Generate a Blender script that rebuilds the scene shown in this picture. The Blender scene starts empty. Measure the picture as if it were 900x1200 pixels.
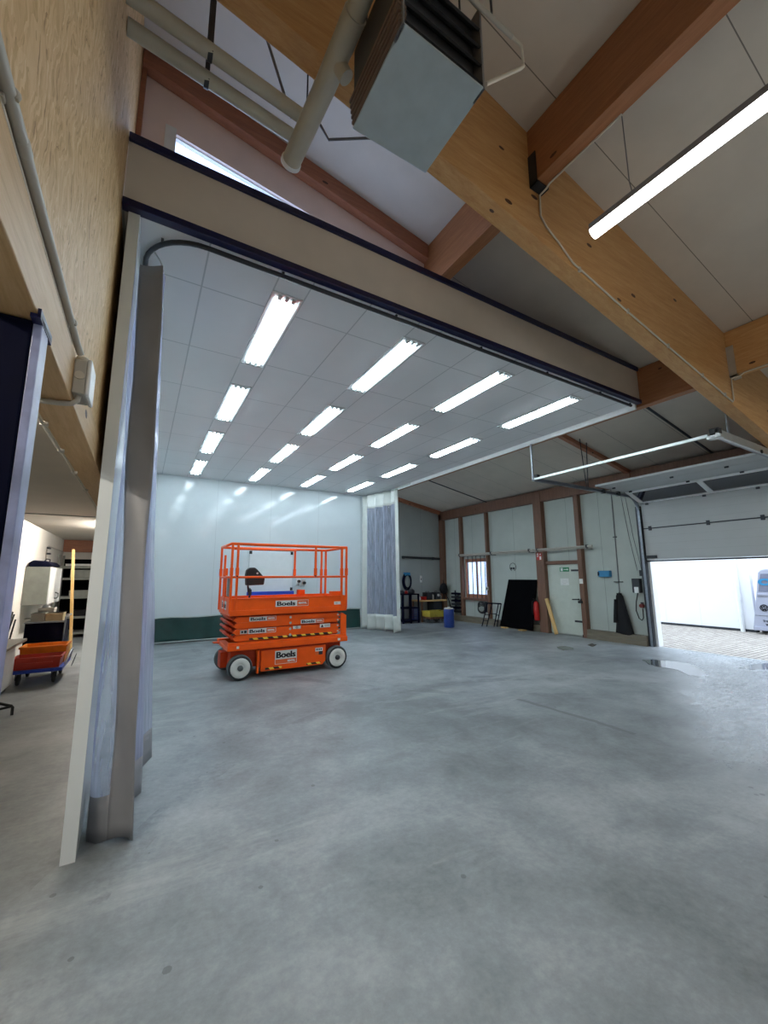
import bpy, math, random
from mathutils import Vector, Matrix
random.seed(7)
S = bpy.context.scene
COL = S.collection
PI = math.pi

# ------------------------------------------------------------------ helpers
def lin(h):
    h = h.lstrip('#'); v = [int(h[i:i+2], 16)/255 for i in (0, 2, 4)]
    return tuple((c/12.92 if c <= .04045 else ((c+.055)/1.055)**2.4) for c in v) + (1.0,)

EACH = {'pipe_clip', 'clip', 'bracket', 'hanging_rod', 'eyelet', 'strap', 'knockout', 'shelf', 'upright', 'bottom_bracket', 'lift_point_sticker', 'end_plate', 'leg_frame', 'window_bar', 'hinge_box', 'locking_pin', 'crossbar', 'plate', 'louvre_frame', 'strap_hinge', 'catch', 'socket_box', 'plug_lead', 'pivot_pin', 'hazard_strip', 'caster_fork', 'bar_rail', 'plug', 'lid_grip', 'hanging_chain', 'valve', 'buffer', 'rod', 'lamp_holder', 'step_lip', 'cross_tube', 'panel_gap', 'bumper', 'hose', 'sliding_rail'}
class MB:
    """collects faces; build() links them as one mesh object"""
    def __init__(s): s.v = []; s.f = []; s.m = []; s.sm = []
    def add(s, vs, fs, mi=0, smooth=False):
        b = len(s.v); s.v += [tuple(v) for v in vs]
        for f in fs: s.f.append(tuple(b+i for i in f)); s.m.append(mi); s.sm.append(smooth)
        return s
    def box(s, a, b, mi=0):
        x0, y0, z0 = [min(a[i], b[i]) for i in range(3)]; x1, y1, z1 = [max(a[i], b[i]) for i in range(3)]
        return s.add([(x0,y0,z0),(x1,y0,z0),(x1,y1,z0),(x0,y1,z0),(x0,y0,z1),(x1,y0,z1),(x1,y1,z1),(x0,y1,z1)],
                     [(0,3,2,1),(4,5,6,7),(0,1,5,4),(1,2,6,5),(2,3,7,6),(3,0,4,7)], mi)
    def hexa(s, v, mi=0):   # 8 corners: bottom loop then top loop
        return s.add(v, [(0,3,2,1),(4,5,6,7),(0,1,5,4),(1,2,6,5),(2,3,7,6),(3,0,4,7)], mi)
    def prism(s, pts, d, mi=0):   # polygon (3d points) swept by vector d
        n = len(pts); d = Vector(d); P = [Vector(p) for p in pts]; Q = [p+d for p in P]
        return s.add(P+Q, [tuple(range(n))[::-1], tuple(range(n, 2*n))] + [(i, (i+1) % n, n+(i+1) % n, n+i) for i in range(n)], mi)
    def bar(s, p, q, w, h=None, mi=0, up=(0,0,1)):
        p, q = Vector(p), Vector(q); h = h or w; d = (q-p).normalized(); up = Vector(up)
        if abs(d.dot(up)) > .98: up = Vector((0,1,0))
        a = d.cross(up).normalized()*w/2; b = a.normalized().cross(d).normalized()*h/2
        return s.hexa([p-a-b, p+a-b, p+a+b, p-a+b, q-a-b, q+a-b, q+a+b, q-a+b], mi)
    def tube(s, pts, r, n=10, mi=0, closed=False, caps=True, r2=None):
        P = [Vector(p) for p in pts]; k = len(P); vs = []; prev = None
        for i, p in enumerate(P):
            if closed: t = (P[(i+1) % k]-P[i-1])
            else: t = P[min(i+1, k-1)]-P[max(i-1, 0)]
            t.normalize()
            if prev is None:
                u = Vector((0,0,1)) if abs(t.z) < .9 else Vector((1,0,0))
                u = (u-t*u.dot(t)).normalized()
            else:
                u = (prev-t*prev.dot(t)).normalized()
            prev = u; w = t.cross(u); rr = r if r2 is None else r+(r2-r)*i/max(1, k-1)
            vs += [p+(u*math.cos(2*PI*j/n)+w*math.sin(2*PI*j/n))*rr for j in range(n)]
        fs = []
        for i in range(k if closed else k-1):
            a, b = i*n, ((i+1) % k)*n
            fs += [(a+j, a+(j+1) % n, b+(j+1) % n, b+j) for j in range(n)]
        s.add(vs, fs, mi, True)
        if caps and not closed:
            s.add(vs[:n], [tuple(range(n))[::-1]], mi); s.add(vs[-n:], [tuple(range(n))], mi)
        return s
    def lathe(s, prof, c, axis='z', n=28, mi=0, smooth=True):
        vs = []; c = Vector(c)
        for r, h in prof:
            for j in range(n):
                a = 2*PI*j/n; x, y = r*math.cos(a), r*math.sin(a)
                vs.append(c+Vector({'z': (x, y, h), 'y': (x, h, y), 'x': (h, x, y)}[axis]))
        fs = []
        for i in range(len(prof)-1):
            fs += [(i*n+j, i*n+(j+1) % n, (i+1)*n+(j+1) % n, (i+1)*n+j) for j in range(n)]
        s.add(vs, fs, mi, smooth)
        s.add(vs[:n], [tuple(range(n))[::-1]], mi); s.add(vs[-n:], [tuple(range(n))], mi)
        return s
    def grid(s, fn, nu, nv, mi=0, smooth=True):
        vs = [fn(i/nu, j/nv) for j in range(nv+1) for i in range(nu+1)]
        return s.add(vs, [(j*(nu+1)+i, j*(nu+1)+i+1, (j+1)*(nu+1)+i+1, (j+1)*(nu+1)+i) for j in range(nv) for i in range(nu)], mi, smooth)
    def text(s, txt, size, origin, xd, zd, mi=0, bold=0.0, sx=1.0, width=None):
        cu = bpy.data.curves.new('lettering', 'FONT'); cu.body = txt; cu.size = size; cu.offset = bold
        cu.align_x = 'CENTER'; cu.align_y = 'CENTER'; cu.resolution_u = 3
        o = bpy.data.objects.new('lettering', cu); COL.objects.link(o)
        dg = bpy.context.evaluated_depsgraph_get(); me = bpy.data.meshes.new_from_object(o.evaluated_get(dg))
        xd, zd, og = Vector(xd).normalized(), Vector(zd).normalized(), Vector(origin)
        if me.vertices:
            xs = [v.co.x for v in me.vertices]; ys = [v.co.y for v in me.vertices]
            cx, cy = (min(xs)+max(xs))/2, (min(ys)+max(ys))/2
            if width: sx = width/(max(xs)-min(xs))
            s.add([og+xd*(v.co.x-cx)*sx+zd*(v.co.y-cy) for v in me.vertices], [tuple(p.vertices) for p in me.polygons], mi)
        bpy.data.objects.remove(o); bpy.data.curves.remove(cu); bpy.data.meshes.remove(me)
        return s
    def build(s, name, mats, parent=None, bevel=0, solid=0, origin=None):
        mats = mats if isinstance(mats, (list, tuple)) else [mats]
        if name in EACH and parent is not None:
            pcs = s.pieces()
            if len(pcs) > 1: return [p._link(name, mats, parent, bevel, solid, origin) for p in pcs][0]
        return s._link(name, mats, parent, bevel, solid, origin)
    def pieces(s):
        key = {}; par = {}
        def find(a):
            while par[a] != a: par[a] = par[par[a]]; a = par[a]
            return a
        ids = []
        for v in s.v:
            k = tuple(round(c, 5) for c in v); ids.append(k); par.setdefault(k, k)
        for f in s.f:
            a = find(ids[f[0]])
            for i in f[1:]: par[find(ids[i])] = a
        out = {}
        for f, m, sm in zip(s.f, s.m, s.sm):
            p = out.setdefault(find(ids[f[0]]), MB()); b = len(p.v); p.v += [s.v[i] for i in f]; p.f.append(tuple(range(b, b+len(f)))); p.m.append(m); p.sm.append(sm)
        for p in out.values():   # weld
            idx = {}; vs = []; mp = []
            for v in p.v:
                k = tuple(round(c, 5) for c in v)
                if k not in idx: idx[k] = len(vs); vs.append(v)
                mp.append(idx[k])
            p.f = [tuple(mp[i] for i in f) for f in p.f]; p.v = vs
        return list(out.values())
    def _link(s, name, mats, parent, bevel, solid, origin):
        if parent is not None: org = Vector(parent['org'])
        elif origin is not None: org = Vector(origin)
        else:
            xs, ys, zs = zip(*s.v); org = Vector(((min(xs)+max(xs))/2, (min(ys)+max(ys))/2, min(zs)))
        me = bpy.data.meshes.new(name); me.from_pydata([tuple(Vector(v)-org) for v in s.v], [], s.f)
        for m in mats: me.materials.append(m)
        me.polygons.foreach_set('material_index', s.m); me.polygons.foreach_set('use_smooth', s.sm); me.update()
        o = bpy.data.objects.new(name, me); COL.objects.link(o)
        o['org'] = tuple(org)
        if parent is not None: o.parent = parent
        else: o.location = org
        if solid:
            md = o.modifiers.new('thickness', 'SOLIDIFY'); md.thickness = solid; md.offset = 0
        if bevel:
            md = o.modifiers.new('bevel', 'BEVEL'); md.width = bevel; md.segments = 2; md.limit_method = 'ANGLE'
        return o

def tag(o, label, cat, group=None, kind=None):
    o['label'] = label; o['category'] = cat
    if group: o['group'] = group
    if kind: o['kind'] = kind
    return o
def thing(name, loc, label, cat, group=None, kind=None):
    o = bpy.data.objects.new(name, None); COL.objects.link(o); o.location = loc; o['org'] = tuple(loc); o.empty_display_size = .1
    return tag(o, label, cat, group, kind)
def struct(name, mb, mat, label, cat, bevel=0): return tag(mb.build(name, mat, bevel=bevel), label, cat, kind='structure')
def copy_tree(o, d, label=None):
    def rec(a, par):
        c = a.copy(); COL.objects.link(c); c.parent = par
        for ch in [x for x in SRC if x.parent == a]: rec(ch, c)
        return c
    SRC = list(bpy.data.objects); c = rec(o, None); c.location = Vector(o.location)+Vector(d)
    if label: c['label'] = label
    return c
def box(a, b): return MB().box(a, b)

# ------------------------------------------------------------------ materials
def nt(name):
    m = bpy.data.materials.new(name); m.use_nodes = True; t = m.node_tree; b = t.nodes['Principled BSDF']
    return m, t, b
class N:
    def __init__(s, t): s.t = t
    def __call__(s, typ, ins=None, **kw):
        n = s.t.nodes.new(typ)
        for k, v in kw.items(): setattr(n, k, v)
        for k, v in (ins or {}).items():
            if isinstance(v, bpy.types.NodeSocket): s.t.links.new(v, n.inputs[k])
            else: n.inputs[k].default_value = v
        return n
    def math(s, op, a, b=0.0, c=0.0): return s('ShaderNodeMath', {0: a, 1: b, 2: c}, operation=op).outputs[0]
    def coord(s, scale=(1,1,1), rot=(0,0,0), which='Object'):
        tc = s('ShaderNodeTexCoord'); mp = s('ShaderNodeMapping', {'Vector': tc.outputs[which], 'Scale': scale, 'Rotation': rot}); return mp.outputs[0]
    def noise(s, vec, scale, detail=4, rough=.55, dist=0): return s('ShaderNodeTexNoise', {'Vector': vec, 'Scale': scale, 'Detail': detail, 'Roughness': rough, 'Distortion': dist}).outputs[0]
    def ramp(s, fac, stops):
        r = s('ShaderNodeValToRGB', {'Fac': fac}); e = r.color_ramp.elements
        while len(e) < len(stops): e.new(.5)
        for k, (p, c) in enumerate(stops): e[k].position = p; e[k].color = c if not isinstance(c, str) else lin(c)
        return r.outputs[0]
    def mix(s, fac, a, b, bt='MIX'):
        n = s('ShaderNodeMix', data_type='RGBA', blend_type=bt)
        for i, v in ((0, fac), (6, a), (7, b)):
            if isinstance(v, bpy.types.NodeSocket): s.t.links.new(v, n.inputs[i])
            else: n.inputs[i].default_value = lin(v) if isinstance(v, str) else v
        return n.outputs[2]
    def bump(s, h, strength=.2, dist=.01): return s('ShaderNodeBump', {'Height': h, 'Strength': strength, 'Distance': dist}).outputs[0]
    def sep(s, v): return s('ShaderNodeSeparateXYZ', {0: v}).outputs

def simple(name, c, rough=.5, metal=0, var=.08, scale=6, bump=0, spec=.5):
    m, t, b = nt(name); n = N(t); c = lin(c) if isinstance(c, str) else c
    v = n.coord(); k = n.noise(v, scale, 5)
    dark = tuple(x*(1-var*1.6) for x in c[:3])+(1,); lite = tuple(min(1, x*(1+var*1.2)) for x in c[:3])+(1,)
    t.links.new(n.ramp(k, [(.3, dark), (.7, lite)]), b.inputs['Base Color'])
    t.links.new(n.math('MULTIPLY_ADD', k, .16, rough-.08), b.inputs['Roughness'])
    b.inputs['Metallic'].default_value = metal; b.inputs['Specular IOR Level'].default_value = spec
    if bump: t.links.new(n.bump(n.noise(v, scale*8, 3), bump), b.inputs['Normal'])
    return m
def emit(name, c, s):
    m, t, b = nt(name); b.inputs['Base Color'].default_value = (.8,.8,.8,1)
    b.inputs['Emission Color'].default_value = lin(c) if isinstance(c, str) else c; b.inputs['Emission Strength'].default_value = s
    return m
def wood(name, a, bcol, c, axis='x', lam=.04, lamaxis=2, rough=.5):
    m, t, b = nt(name); n = N(t)
    sc = {'x': (.5, 6, 6), 'y': (6, .5, 6), 'z': (6, 6, .5)}[axis]
    v = n.coord(sc); g = n.noise(v, 5, 7, .6, .6); fine = n.noise(v, 24, 3, .7)
    colr = n.ramp(n.math('MULTIPLY_ADD', fine, .35, n.math('MULTIPLY', g, .7)), [(.3, a), (.55, bcol), (.8, c)])
    v0 = n.coord(); s = n.sep(v0)
    if lam:
        layer = n.math('FLOOR', n.math('DIVIDE', s[lamaxis], lam))
        wn = n('ShaderNodeTexWhiteNoise', {'W': layer}, noise_dimensions='1D').outputs[0]
        colr = n.mix(n.math('MULTIPLY', wn, .22), colr, a)
    vo = n('ShaderNodeTexVoronoi', {'Vector': n.coord({'x': (.6,1.3,1.3), 'y': (1.3,.6,1.3), 'z': (1.3,1.3,.6)}[axis]), 'Scale': 2.6}).outputs['Distance']
    colr = n.mix(n.math('LESS_THAN', vo, .07), colr, '#4a2a16')
    t.links.new(colr, b.inputs['Base Color']); b.inputs['Roughness'].default_value = rough
    t.links.new(n.bump(fine, .08), b.inputs['Normal'])
    return m
def lined(name, base, line, ax, pitch, off=0.0, w=.006, rough=.5, var=.05, dir2=None, offs=(0.0,), bump=.0, nscale=1.5):
    """plain sheeting with thin joints every `pitch` along axis ax (optionally a second direction)"""
    m, t, b = nt(name); n = N(t); tc = n('ShaderNodeTexCoord'); geo = n('ShaderNodeNewGeometry')
    s = n.sep(geo.outputs['Position'])
    def lines(axis, p, o, width):
        acc = None
        for oo in (o if isinstance(o, (tuple, list)) else (o,)):
            fr = n.math('FRACT', n.math('DIVIDE', n.math('SUBTRACT', s[axis], oo-width/2-100*p), p))
            l = n.math('LESS_THAN', fr, width/p); acc = l if acc is None else n.math('MAXIMUM', acc, l)
        return acc
    l = lines(ax, pitch, off, w)
    if dir2: l = n.math('MAXIMUM', l, lines(dir2[0], dir2[1], dir2[2], w))
    k = n.noise(tc.outputs['Object'], nscale, 6, .6); bc = lin(base)
    bcol = n.ramp(k, [(.3, tuple(x*(1-var*1.5) for x in bc[:3])+(1,)), (.7, tuple(min(1, x*(1+var)) for x in bc[:3])+(1,))])
    t.links.new(n.mix(l, bcol, line), b.inputs['Base Color']); b.inputs['Roughness'].default_value = rough
    if bump: t.links.new(n.bump(n.noise(tc.outputs['Object'], 60, 3), bump), b.inputs['Normal'])
    return m

def concrete():
    m, t, b = nt('concrete floor'); n = N(t); geo = n('ShaderNodeNewGeometry'); P = geo.outputs['Position']; s = n.sep(P)
    big = n.noise(P, .35, 6, .6, .4); mid = n.noise(P, 1.7, 7, .65, .3); fine = n.noise(P, 22, 5, .7)
    f = n.math('ADD', n.math('MULTIPLY', big, .5), n.math('ADD', n.math('MULTIPLY', mid, .33), n.math('MULTIPLY', fine, .17)))
    c = n.ramp(f, [(.40, '#6e7375'), (.5, '#8b9194'), (.60, '#a9aeb0')])
    # pale scuffs dragged over the slab
    sv = n('ShaderNodeMapping', {'Vector': P, 'Rotation': (0, 0, .9), 'Scale': (.25, 1.6, 1)}).outputs[0]
    sc = n.math('MULTIPLY', n.math('SMOOTH_MIN', 1.0, n.math('MAXIMUM', 0.0, n.math('MULTIPLY', n.math('SUBTRACT', n.noise(sv, 1.2, 7, .72), .55), 5.0)), .1), .5)
    c = n.mix(sc, c, '#c6c8c6')
    # dark little spots
    vo = n('ShaderNodeTexVoronoi', {'Vector': P, 'Scale': 5.0, 'Randomness': 1.0})
    rad = n.math('MULTIPLY', n('ShaderNodeTexWhiteNoise', {'Vector': vo.outputs['Position']}).outputs[0], .16)
    c = n.mix(n.math('MULTIPLY', n.math('LESS_THAN', n.math('ADD', vo.outputs['Distance'], n.math('MULTIPLY', fine, .05)), n.math('SUBTRACT', rad, .035)), .5), c, '#4d4f4e')
    # tyre marks: two worn arcs
    for (cx, cy, r, w) in ((3.6, 1.2, 4.05, .09), (3.5, 1.1, 4.42, .06), (9.5, 11.0, 8.3, .08)):
        d = n.math('SQRT', n.math('ADD', n.math('POWER', n.math('ABSOLUTE', n.math('SUBTRACT', s[0], cx)), 2.0), n.math('POWER', n.math('ABSOLUTE', n.math('SUBTRACT', s[1], cy)), 2.0)))
        k = n.math('LESS_THAN', n.math('ABSOLUTE', n.math('SUBTRACT', d, r)), w)
        k = n.math('MULTIPLY', k, n('ShaderNodeMapRange', {'Value': n.noise(P, 1.1, 6, .75), 'From Min': .5, 'From Max': .58}).outputs[0])
        c = n.mix(n.math('MULTIPLY', k, .38), c, '#55595a')
    ln = n.math('LESS_THAN', n.math('ABSOLUTE', n.math('SUBTRACT', n.math('MULTIPLY_ADD', s[1], -.05, 4.79), n.math('ADD', s[0], n.math('MULTIPLY', n.noise(P, 2.5, 3), .12)))), .035)
    ln = n.math('MULTIPLY', ln, n.math('MULTIPLY', n.math('GREATER_THAN', s[1], 2.6), n.math('LESS_THAN', s[1], 4.1)))
    c = n.mix(n.math('MULTIPLY', ln, n.math('MULTIPLY', mid, .9)), c, '#4c4f4f')
    # damp gloss inside the roller door, its slanting edge shaped after the doorway's reflection
    edge = n.math('SUBTRACT', n.math('MULTIPLY_ADD', s[0], .465, .16), s[1])     # slanting edge where the doorway's reflection ends
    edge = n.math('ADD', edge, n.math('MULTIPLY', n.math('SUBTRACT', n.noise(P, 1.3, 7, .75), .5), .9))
    damp_reflect = n('ShaderNodeMapRange', {'Value': edge, 'From Min': -.05, 'From Max': .45}).outputs[0]
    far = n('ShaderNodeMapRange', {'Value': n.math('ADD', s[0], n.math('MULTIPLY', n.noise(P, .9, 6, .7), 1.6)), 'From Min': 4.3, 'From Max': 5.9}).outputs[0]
    damp_reflect = n.math('MULTIPLY', damp_reflect, far)
    speck = n.math('MULTIPLY', damp_reflect, n('ShaderNodeMapRange', {'Value': n.noise(n('ShaderNodeMapping', {'Vector': P, 'Rotation': (0, 0, .5), 'Scale': (1.0, 2.2, 1.0)}).outputs[0], 7, 9, .8, .6), 'From Min': .30, 'From Max': .68}).outputs[0])
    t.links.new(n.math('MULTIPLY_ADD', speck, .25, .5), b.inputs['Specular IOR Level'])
    t.links.new(c, b.inputs['Base Color'])
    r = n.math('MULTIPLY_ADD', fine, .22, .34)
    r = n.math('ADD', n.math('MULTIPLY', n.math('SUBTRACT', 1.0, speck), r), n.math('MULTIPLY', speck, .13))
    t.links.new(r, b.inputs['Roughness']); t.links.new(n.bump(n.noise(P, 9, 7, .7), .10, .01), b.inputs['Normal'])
    return m
def osb():
    m, t, b = nt('strand board'); n = N(t)
    v1 = n.coord((9, 30, 5), (0.3, 0, 0))
    d = n('ShaderNodeVectorMath', {0: n.coord(), 1: n('ShaderNodeVectorMath', {0: n('ShaderNodeTexNoise', {'Vector': n.coord(), 'Scale': 5.0, 'Detail': 3}).outputs[1], 1: (.0, .22, .35)}, operation='MULTIPLY').outputs[0]}, operation='ADD').outputs[0]
    def cells(scale, rot, sc):
        mp = n('ShaderNodeMapping', {'Vector': d, 'Scale': scale, 'Rotation': rot}).outputs[0]
        v = n('ShaderNodeTexVoronoi', {'Vector': mp, 'Scale': sc}); return n('ShaderNodeTexWhiteNoise', {'Vector': v.outputs['Position']}).outputs[0]
    ca = cells((1, 40, 7), (.3, 0, 0), 1.7); cb = cells((1, 52, 9), (-.45, 0, 0), 1.5); cc = cells((1, 16, 30), (.2, 0, 0), 1.4)
    k = n.math('ADD', n.math('MULTIPLY', ca, .32), n.math('ADD', n.math('MULTIPLY', cb, .28), n.math('ADD', n.math('MULTIPLY', cc, .12), n.math('MULTIPLY', n.noise(v1, 1.4, 6, .75), .36))))
    t.links.new(n.ramp(k, [(.24, '#9a6f3e'), (.34, '#c39c66'), (.55, '#d3ad7a'), (.72, '#dcbb8b'), (.9, '#e6cda4')]), b.inputs['Base Color'])
    b.inputs['Roughness'].default_value = .55; t.links.new(n.bump(k, .12), b.inputs['Normal']); return m
def hazard(name):
    m, t, b = nt(name); n = N(t); s = n.sep(n.coord())
    f = n.math('FRACT', n.math('MULTIPLY', n.math('ADD', s[0], n.math('MULTIPLY', s[2], .9)), 6.0))
    t.links.new(n.mix(n.math('GREATER_THAN', f, .55), '#15110d', '#f2c640'), b.inputs['Base Color']); b.inputs['Roughness'].default_value = .5; return m
def paving():
    m, t, b = nt('block paving'); n = N(t); geo = n('ShaderNodeNewGeometry')
    br = n('ShaderNodeTexBrick', {'Vector': geo.outputs['Position'], 'Color1': lin('#b9b0a4'), 'Color2': lin('#a49a90'), 'Mortar': lin('#5c564e'), 'Scale': 1.0, 'Mortar Size': .012, 'Brick Width': .22, 'Row Height': .11, 'Bias': 0.0})
    t.links.new(br.outputs[0], b.inputs['Base Color']); b.inputs['Roughness'].default_value = .8
    t.links.new(n.bump(br.outputs[1], -.4), b.inputs['Normal']); return m
def film(name, tint, mixf, rough=.12):
    m, t, b = nt(name); n = N(t); out = t.nodes['Material Output']
    tr = n('ShaderNodeBsdfTransparent', {'Color': (.93,.94,.97,1)})
    b.inputs['Base Color'].default_value = lin(tint); b.inputs['Roughness'].default_value = rough; b.inputs['Specular IOR Level'].default_value = .8
    tl = n('ShaderNodeBsdfTranslucent', {'Color': lin(tint)}); mx0 = n('ShaderNodeMixShader', {0: .5, 1: b.outputs[0], 2: tl.outputs[0]})
    lw = n('ShaderNodeLayerWeight', {'Blend': .35}); v = n.coord((14, 14, .8)); k = n.noise(v, 2.2, 4, .6)
    fac = n.math('MINIMUM', .95, n.math('ADD', n.math('MULTIPLY', lw.outputs['Facing'], .5), n.math('MULTIPLY', k, mixf*2)))
    mx = n('ShaderNodeMixShader', {0: fac, 1: tr.outputs[0], 2: mx0.outputs[0]})
    t.links.new(n.bump(n.noise(n.coord((10, 10, 2.5)), 2.5, 5, .6), .5, .02), b.inputs['Normal'])
    t.links.new(mx.outputs[0], out.inputs[0]); return m
def glass(name, tint, f=.12):
    m, t, b = nt(name); n = N(t); out = t.nodes['Material Output']
    tr = n('ShaderNodeBsdfTransparent', {'Color': lin(tint)}); gl = n('ShaderNodeBsdfGlossy', {'Roughness': .03})
    mx = n('ShaderNodeMixShader', {0: f, 1: tr.outputs[0], 2: gl.outputs[0]}); t.links.new(mx.outputs[0], out.inputs[0]); return m

M = {}
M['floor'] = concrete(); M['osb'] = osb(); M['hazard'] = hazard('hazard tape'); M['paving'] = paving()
M['glulam_x'] = wood('spruce glulam', '#b58149', '#cb9c64', '#dab280', 'x', .04, 2)
M['glulam_y'] = wood('spruce glulam along', '#b58149', '#cb9c64', '#dab280', 'y', .04, 2)
M['beam_pale'] = wood('pale beam timber', '#b58d5e', '#cba778', '#d8ba90', 'y', 0, 2)
M['purlin'] = wood('purlin timber', '#8f5c38', '#a87048', '#bb855c', 'y', .04, 2)
M['ledger'] = wood('red brown ledger timber', '#8e5a44', '#a66c50', '#b88262', 'x', 0)
M['post'] = wood('post timber', '#5e4233', '#74523f', '#87644e', 'z', .05, 1)
M['board'] = wood('raw board', '#c49a58', '#d8b274', '#e4c48c', 'z', 0)
M['sillwood'] = wood('sill timber', '#625c4f', '#766e5e', '#888069', 'y', 0)
M['roof'] = lined('roof panels', '#d3cabd', '#7d766c', 1, 1.0, .74, .008, .55, .05)
M['boothceil'] = lined('booth ceiling tiles', '#e3e6e8', '#b9bfc2', 0, 1.505, (.29, .885, 1.19), .014, .45, .02, (1, 1.145, 3.83))
M['boothwall'] = lined('booth wall sheets', '#d2dce0', '#b0babe', 0, 1.5, .2, .006, .11, .02)
M['boothside'] = lined('booth side sheets', '#dde3e4', '#b4bdc0', 1, 1.5, .2, .008, .2, .02)
M['panelend'] = simple('panel edge', '#d5d0c6', .45, 0, .03)
M['fascia'] = simple('fascia sheet', '#d9d2c8', .5, 0, .03, 3)
M['bluetrim'] = simple('dark blue trim', '#0b1140', .35, 0, .1)
M['rightwall'] = lined('wall panels', '#b1b9b2', '#7d847e', 1, .98, .45, .010, .5, .05)
M['endwall'] = lined('end wall panels', '#a3a9a6', '#7d827e', 0, 1.0, .4, .010, .5, .05)
M['plaster'] = simple('painted plaster', '#e6e2da', .7, 0, .04, 2)
M['bayceil'] = simple('bay ceiling paint', '#dcd6cc', .7, 0, .03, 2)
M['gable'] = simple('gable board', '#f2dfd8', .6, 0, .05, 2)
M['white'] = simple('white enamel', '#eceeee', .35, 0, .03)
M['doorleaf'] = simple('door leaf', '#c3cabf', .4, 0, .04)
M['sheetdoor'] = lined('sectional door sheet', '#b4b8b8', '#a4a8a8', 2, .17, 0, .004, .4, .03)
M['track'] = simple('galvanised track', '#8d939c', .38, .8, .12, 12)
M['alu'] = simple('bright aluminium', '#c6cac9', .35, .7, .06)
M['darksteel'] = simple('dark steel', '#3a3d42', .45, .5, .12)
M['black'] = simple('black plastic', '#101113', .5, 0, .15)
M['blackcloth'] = simple('black cloth', '#0d0e13', .85, 0, .2, 18, .3)
M['blackboard'] = simple('matt black board', '#030306', .9, 0, .1, spec=.08)
M['pipe'] = simple('grey drain pipe', '#b9b5a6', .42, 0, .05)
M['conduit'] = simple('grey conduit', '#b6b1a6', .45, 0, .04)
M['cable'] = simple('white cable', '#cfc8b8', .5, 0, .05)
M['heater'] = simple('heater casing', '#b4c0c4', .4, .15, .05, 8)
M['heaterdark'] = simple('heater louvre', '#4b4b4c', .5, .3, .1)
M['heaterbrown'] = simple('heater side strips', '#7b6658', .5, .2, .12)
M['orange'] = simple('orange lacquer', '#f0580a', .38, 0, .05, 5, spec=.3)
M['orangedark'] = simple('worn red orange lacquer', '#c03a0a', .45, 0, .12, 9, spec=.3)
M['tyre'] = simple('grey rubber', '#5a5f60', .7, 0, .1)
M['tyreside'] = simple('black rubber', '#25282a', .7, 0, .1)
M['hub'] = simple('white wheel disc', '#dcdcd6', .4, 0, .05)
M['sticker'] = simple('sticker white', '#dcdcd8', .5, 0, .03)
M['ink'] = simple('black ink', '#14121a', .5, 0, .05)
M['stickerorange'] = simple('sticker orange', '#e2622a', .5, 0, .04)
M['stickergrey'] = simple('sticker grey', '#b9b6b0', .5, 0, .08, 40)
M['blue'] = simple('blue plastic', '#1b3fae', .4, 0, .06)
M['navy'] = simple('navy steel', '#05081f', .85, 0, .12, spec=.1)
M['drum'] = simple('blue drum plastic', '#15357f', .4, 0, .1)
M['lavender'] = simple('scuffed pale blue edge', '#9aa2c8', .35, 0, .22, 7)
M['green'] = simple('dark green tarpaulin', '#0d3a36', .5, 0, .14, 5, .3)
M['greenedge'] = simple('pale tarpaulin hem', '#b9c3c0', .5, 0, .06)
M['grey'] = simple('grey pvc sheet', '#84858a', .45, 0, .05, 4)
M['greylight'] = simple('pale grey pvc sheet', '#c4c9c5', .42, 0, .05, 4)
M['film'] = film('clear pvc film', '#a9b0da', .17)
M['film2'] = film('clear pvc film folded', '#c3c8e6', .26)
M['film3'] = film('clear pvc film gathered', '#d3dcf4', .40, .07)
M['lamp'] = emit('fluorescent tube', (.78, .92, 1.0, 1), 28.5)
M['led'] = emit('led diffuser', (1.0, .99, .97, 1), 18.0)
M['warm'] = emit('bay tube', (1.0, .94, .85, 1), 620.0)
M['bay_fill'] = emit('bay fill tube', (1.0, .92, .80, 1), 220.0)  # tube of the unseen lamp added in the bay
M['reflector'] = simple('lamp reflector', '#e8ecee', .25, .3, .02)
M['lampgrey'] = simple('lamp housing', '#77777a', .5, 0, .06)
M['glass'] = glass('window glass', '#eaf2ff'); M['frost'] = glass('tinted door window', '#6d6c88', .25)
M['whiteboard'] = simple('whiteboard', '#e4eaec', .2, 0, .02)
M['docgrey'] = simple('document box grey', '#6f7b76', .5, 0, .05)
M['darkred'] = simple('dark red plug', '#6e1f1a', .5, 0, .05)
M['red'] = simple('red lacquer', '#b01a16', .4, 0, .06)
M['redcrate'] = simple('red crate plastic', '#b3301c', .45, 0, .1)
M['orangecrate'] = simple('orange crate plastic', '#dd8416', .45, 0, .1)
M['yellowcrate'] = simple('yellow crate plastic', '#b7a33a', .5, 0, .15)
M['signgreen'] = simple('exit sign green', '#0e7a4a', .5, 0, .04)
M['paper'] = simple('white paper', '#e6e8e4', .7, 0, .03)
M['card'] = simple('cardboard', '#b5a684', .8, 0, .1)
M['shelfgrey'] = simple('shelf grey', '#8e928c', .5, 0, .08)
M['counter'] = simple('counter top', '#7d7a76', .35, 0, .06)
M['bluebox'] = simple('blue box plastic', '#2a7fae', .45, 0, .06)
M['outwall'] = lined('outdoor white cladding', '#f1f2f4', '#dfe2e6', 1, 1.0, .3, .012, .6, .02)
M['silver'] = simple('silver car paint', '#a4a6b6', .4, 0, .01)
M['carglass'] = simple('dark car glass', '#77798c', .15, .1, .03)
M['water'] = nt('standing water')[0]
_b = M['water'].node_tree.nodes['Principled BSDF']; _b.inputs['Base Color'].default_value = lin('#55595c'); _b.inputs['Roughness'].default_value = .02; _b.inputs['Specular IOR Level'].default_value = 1.0
_b.inputs['IOR'].default_value = 2.1

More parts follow.
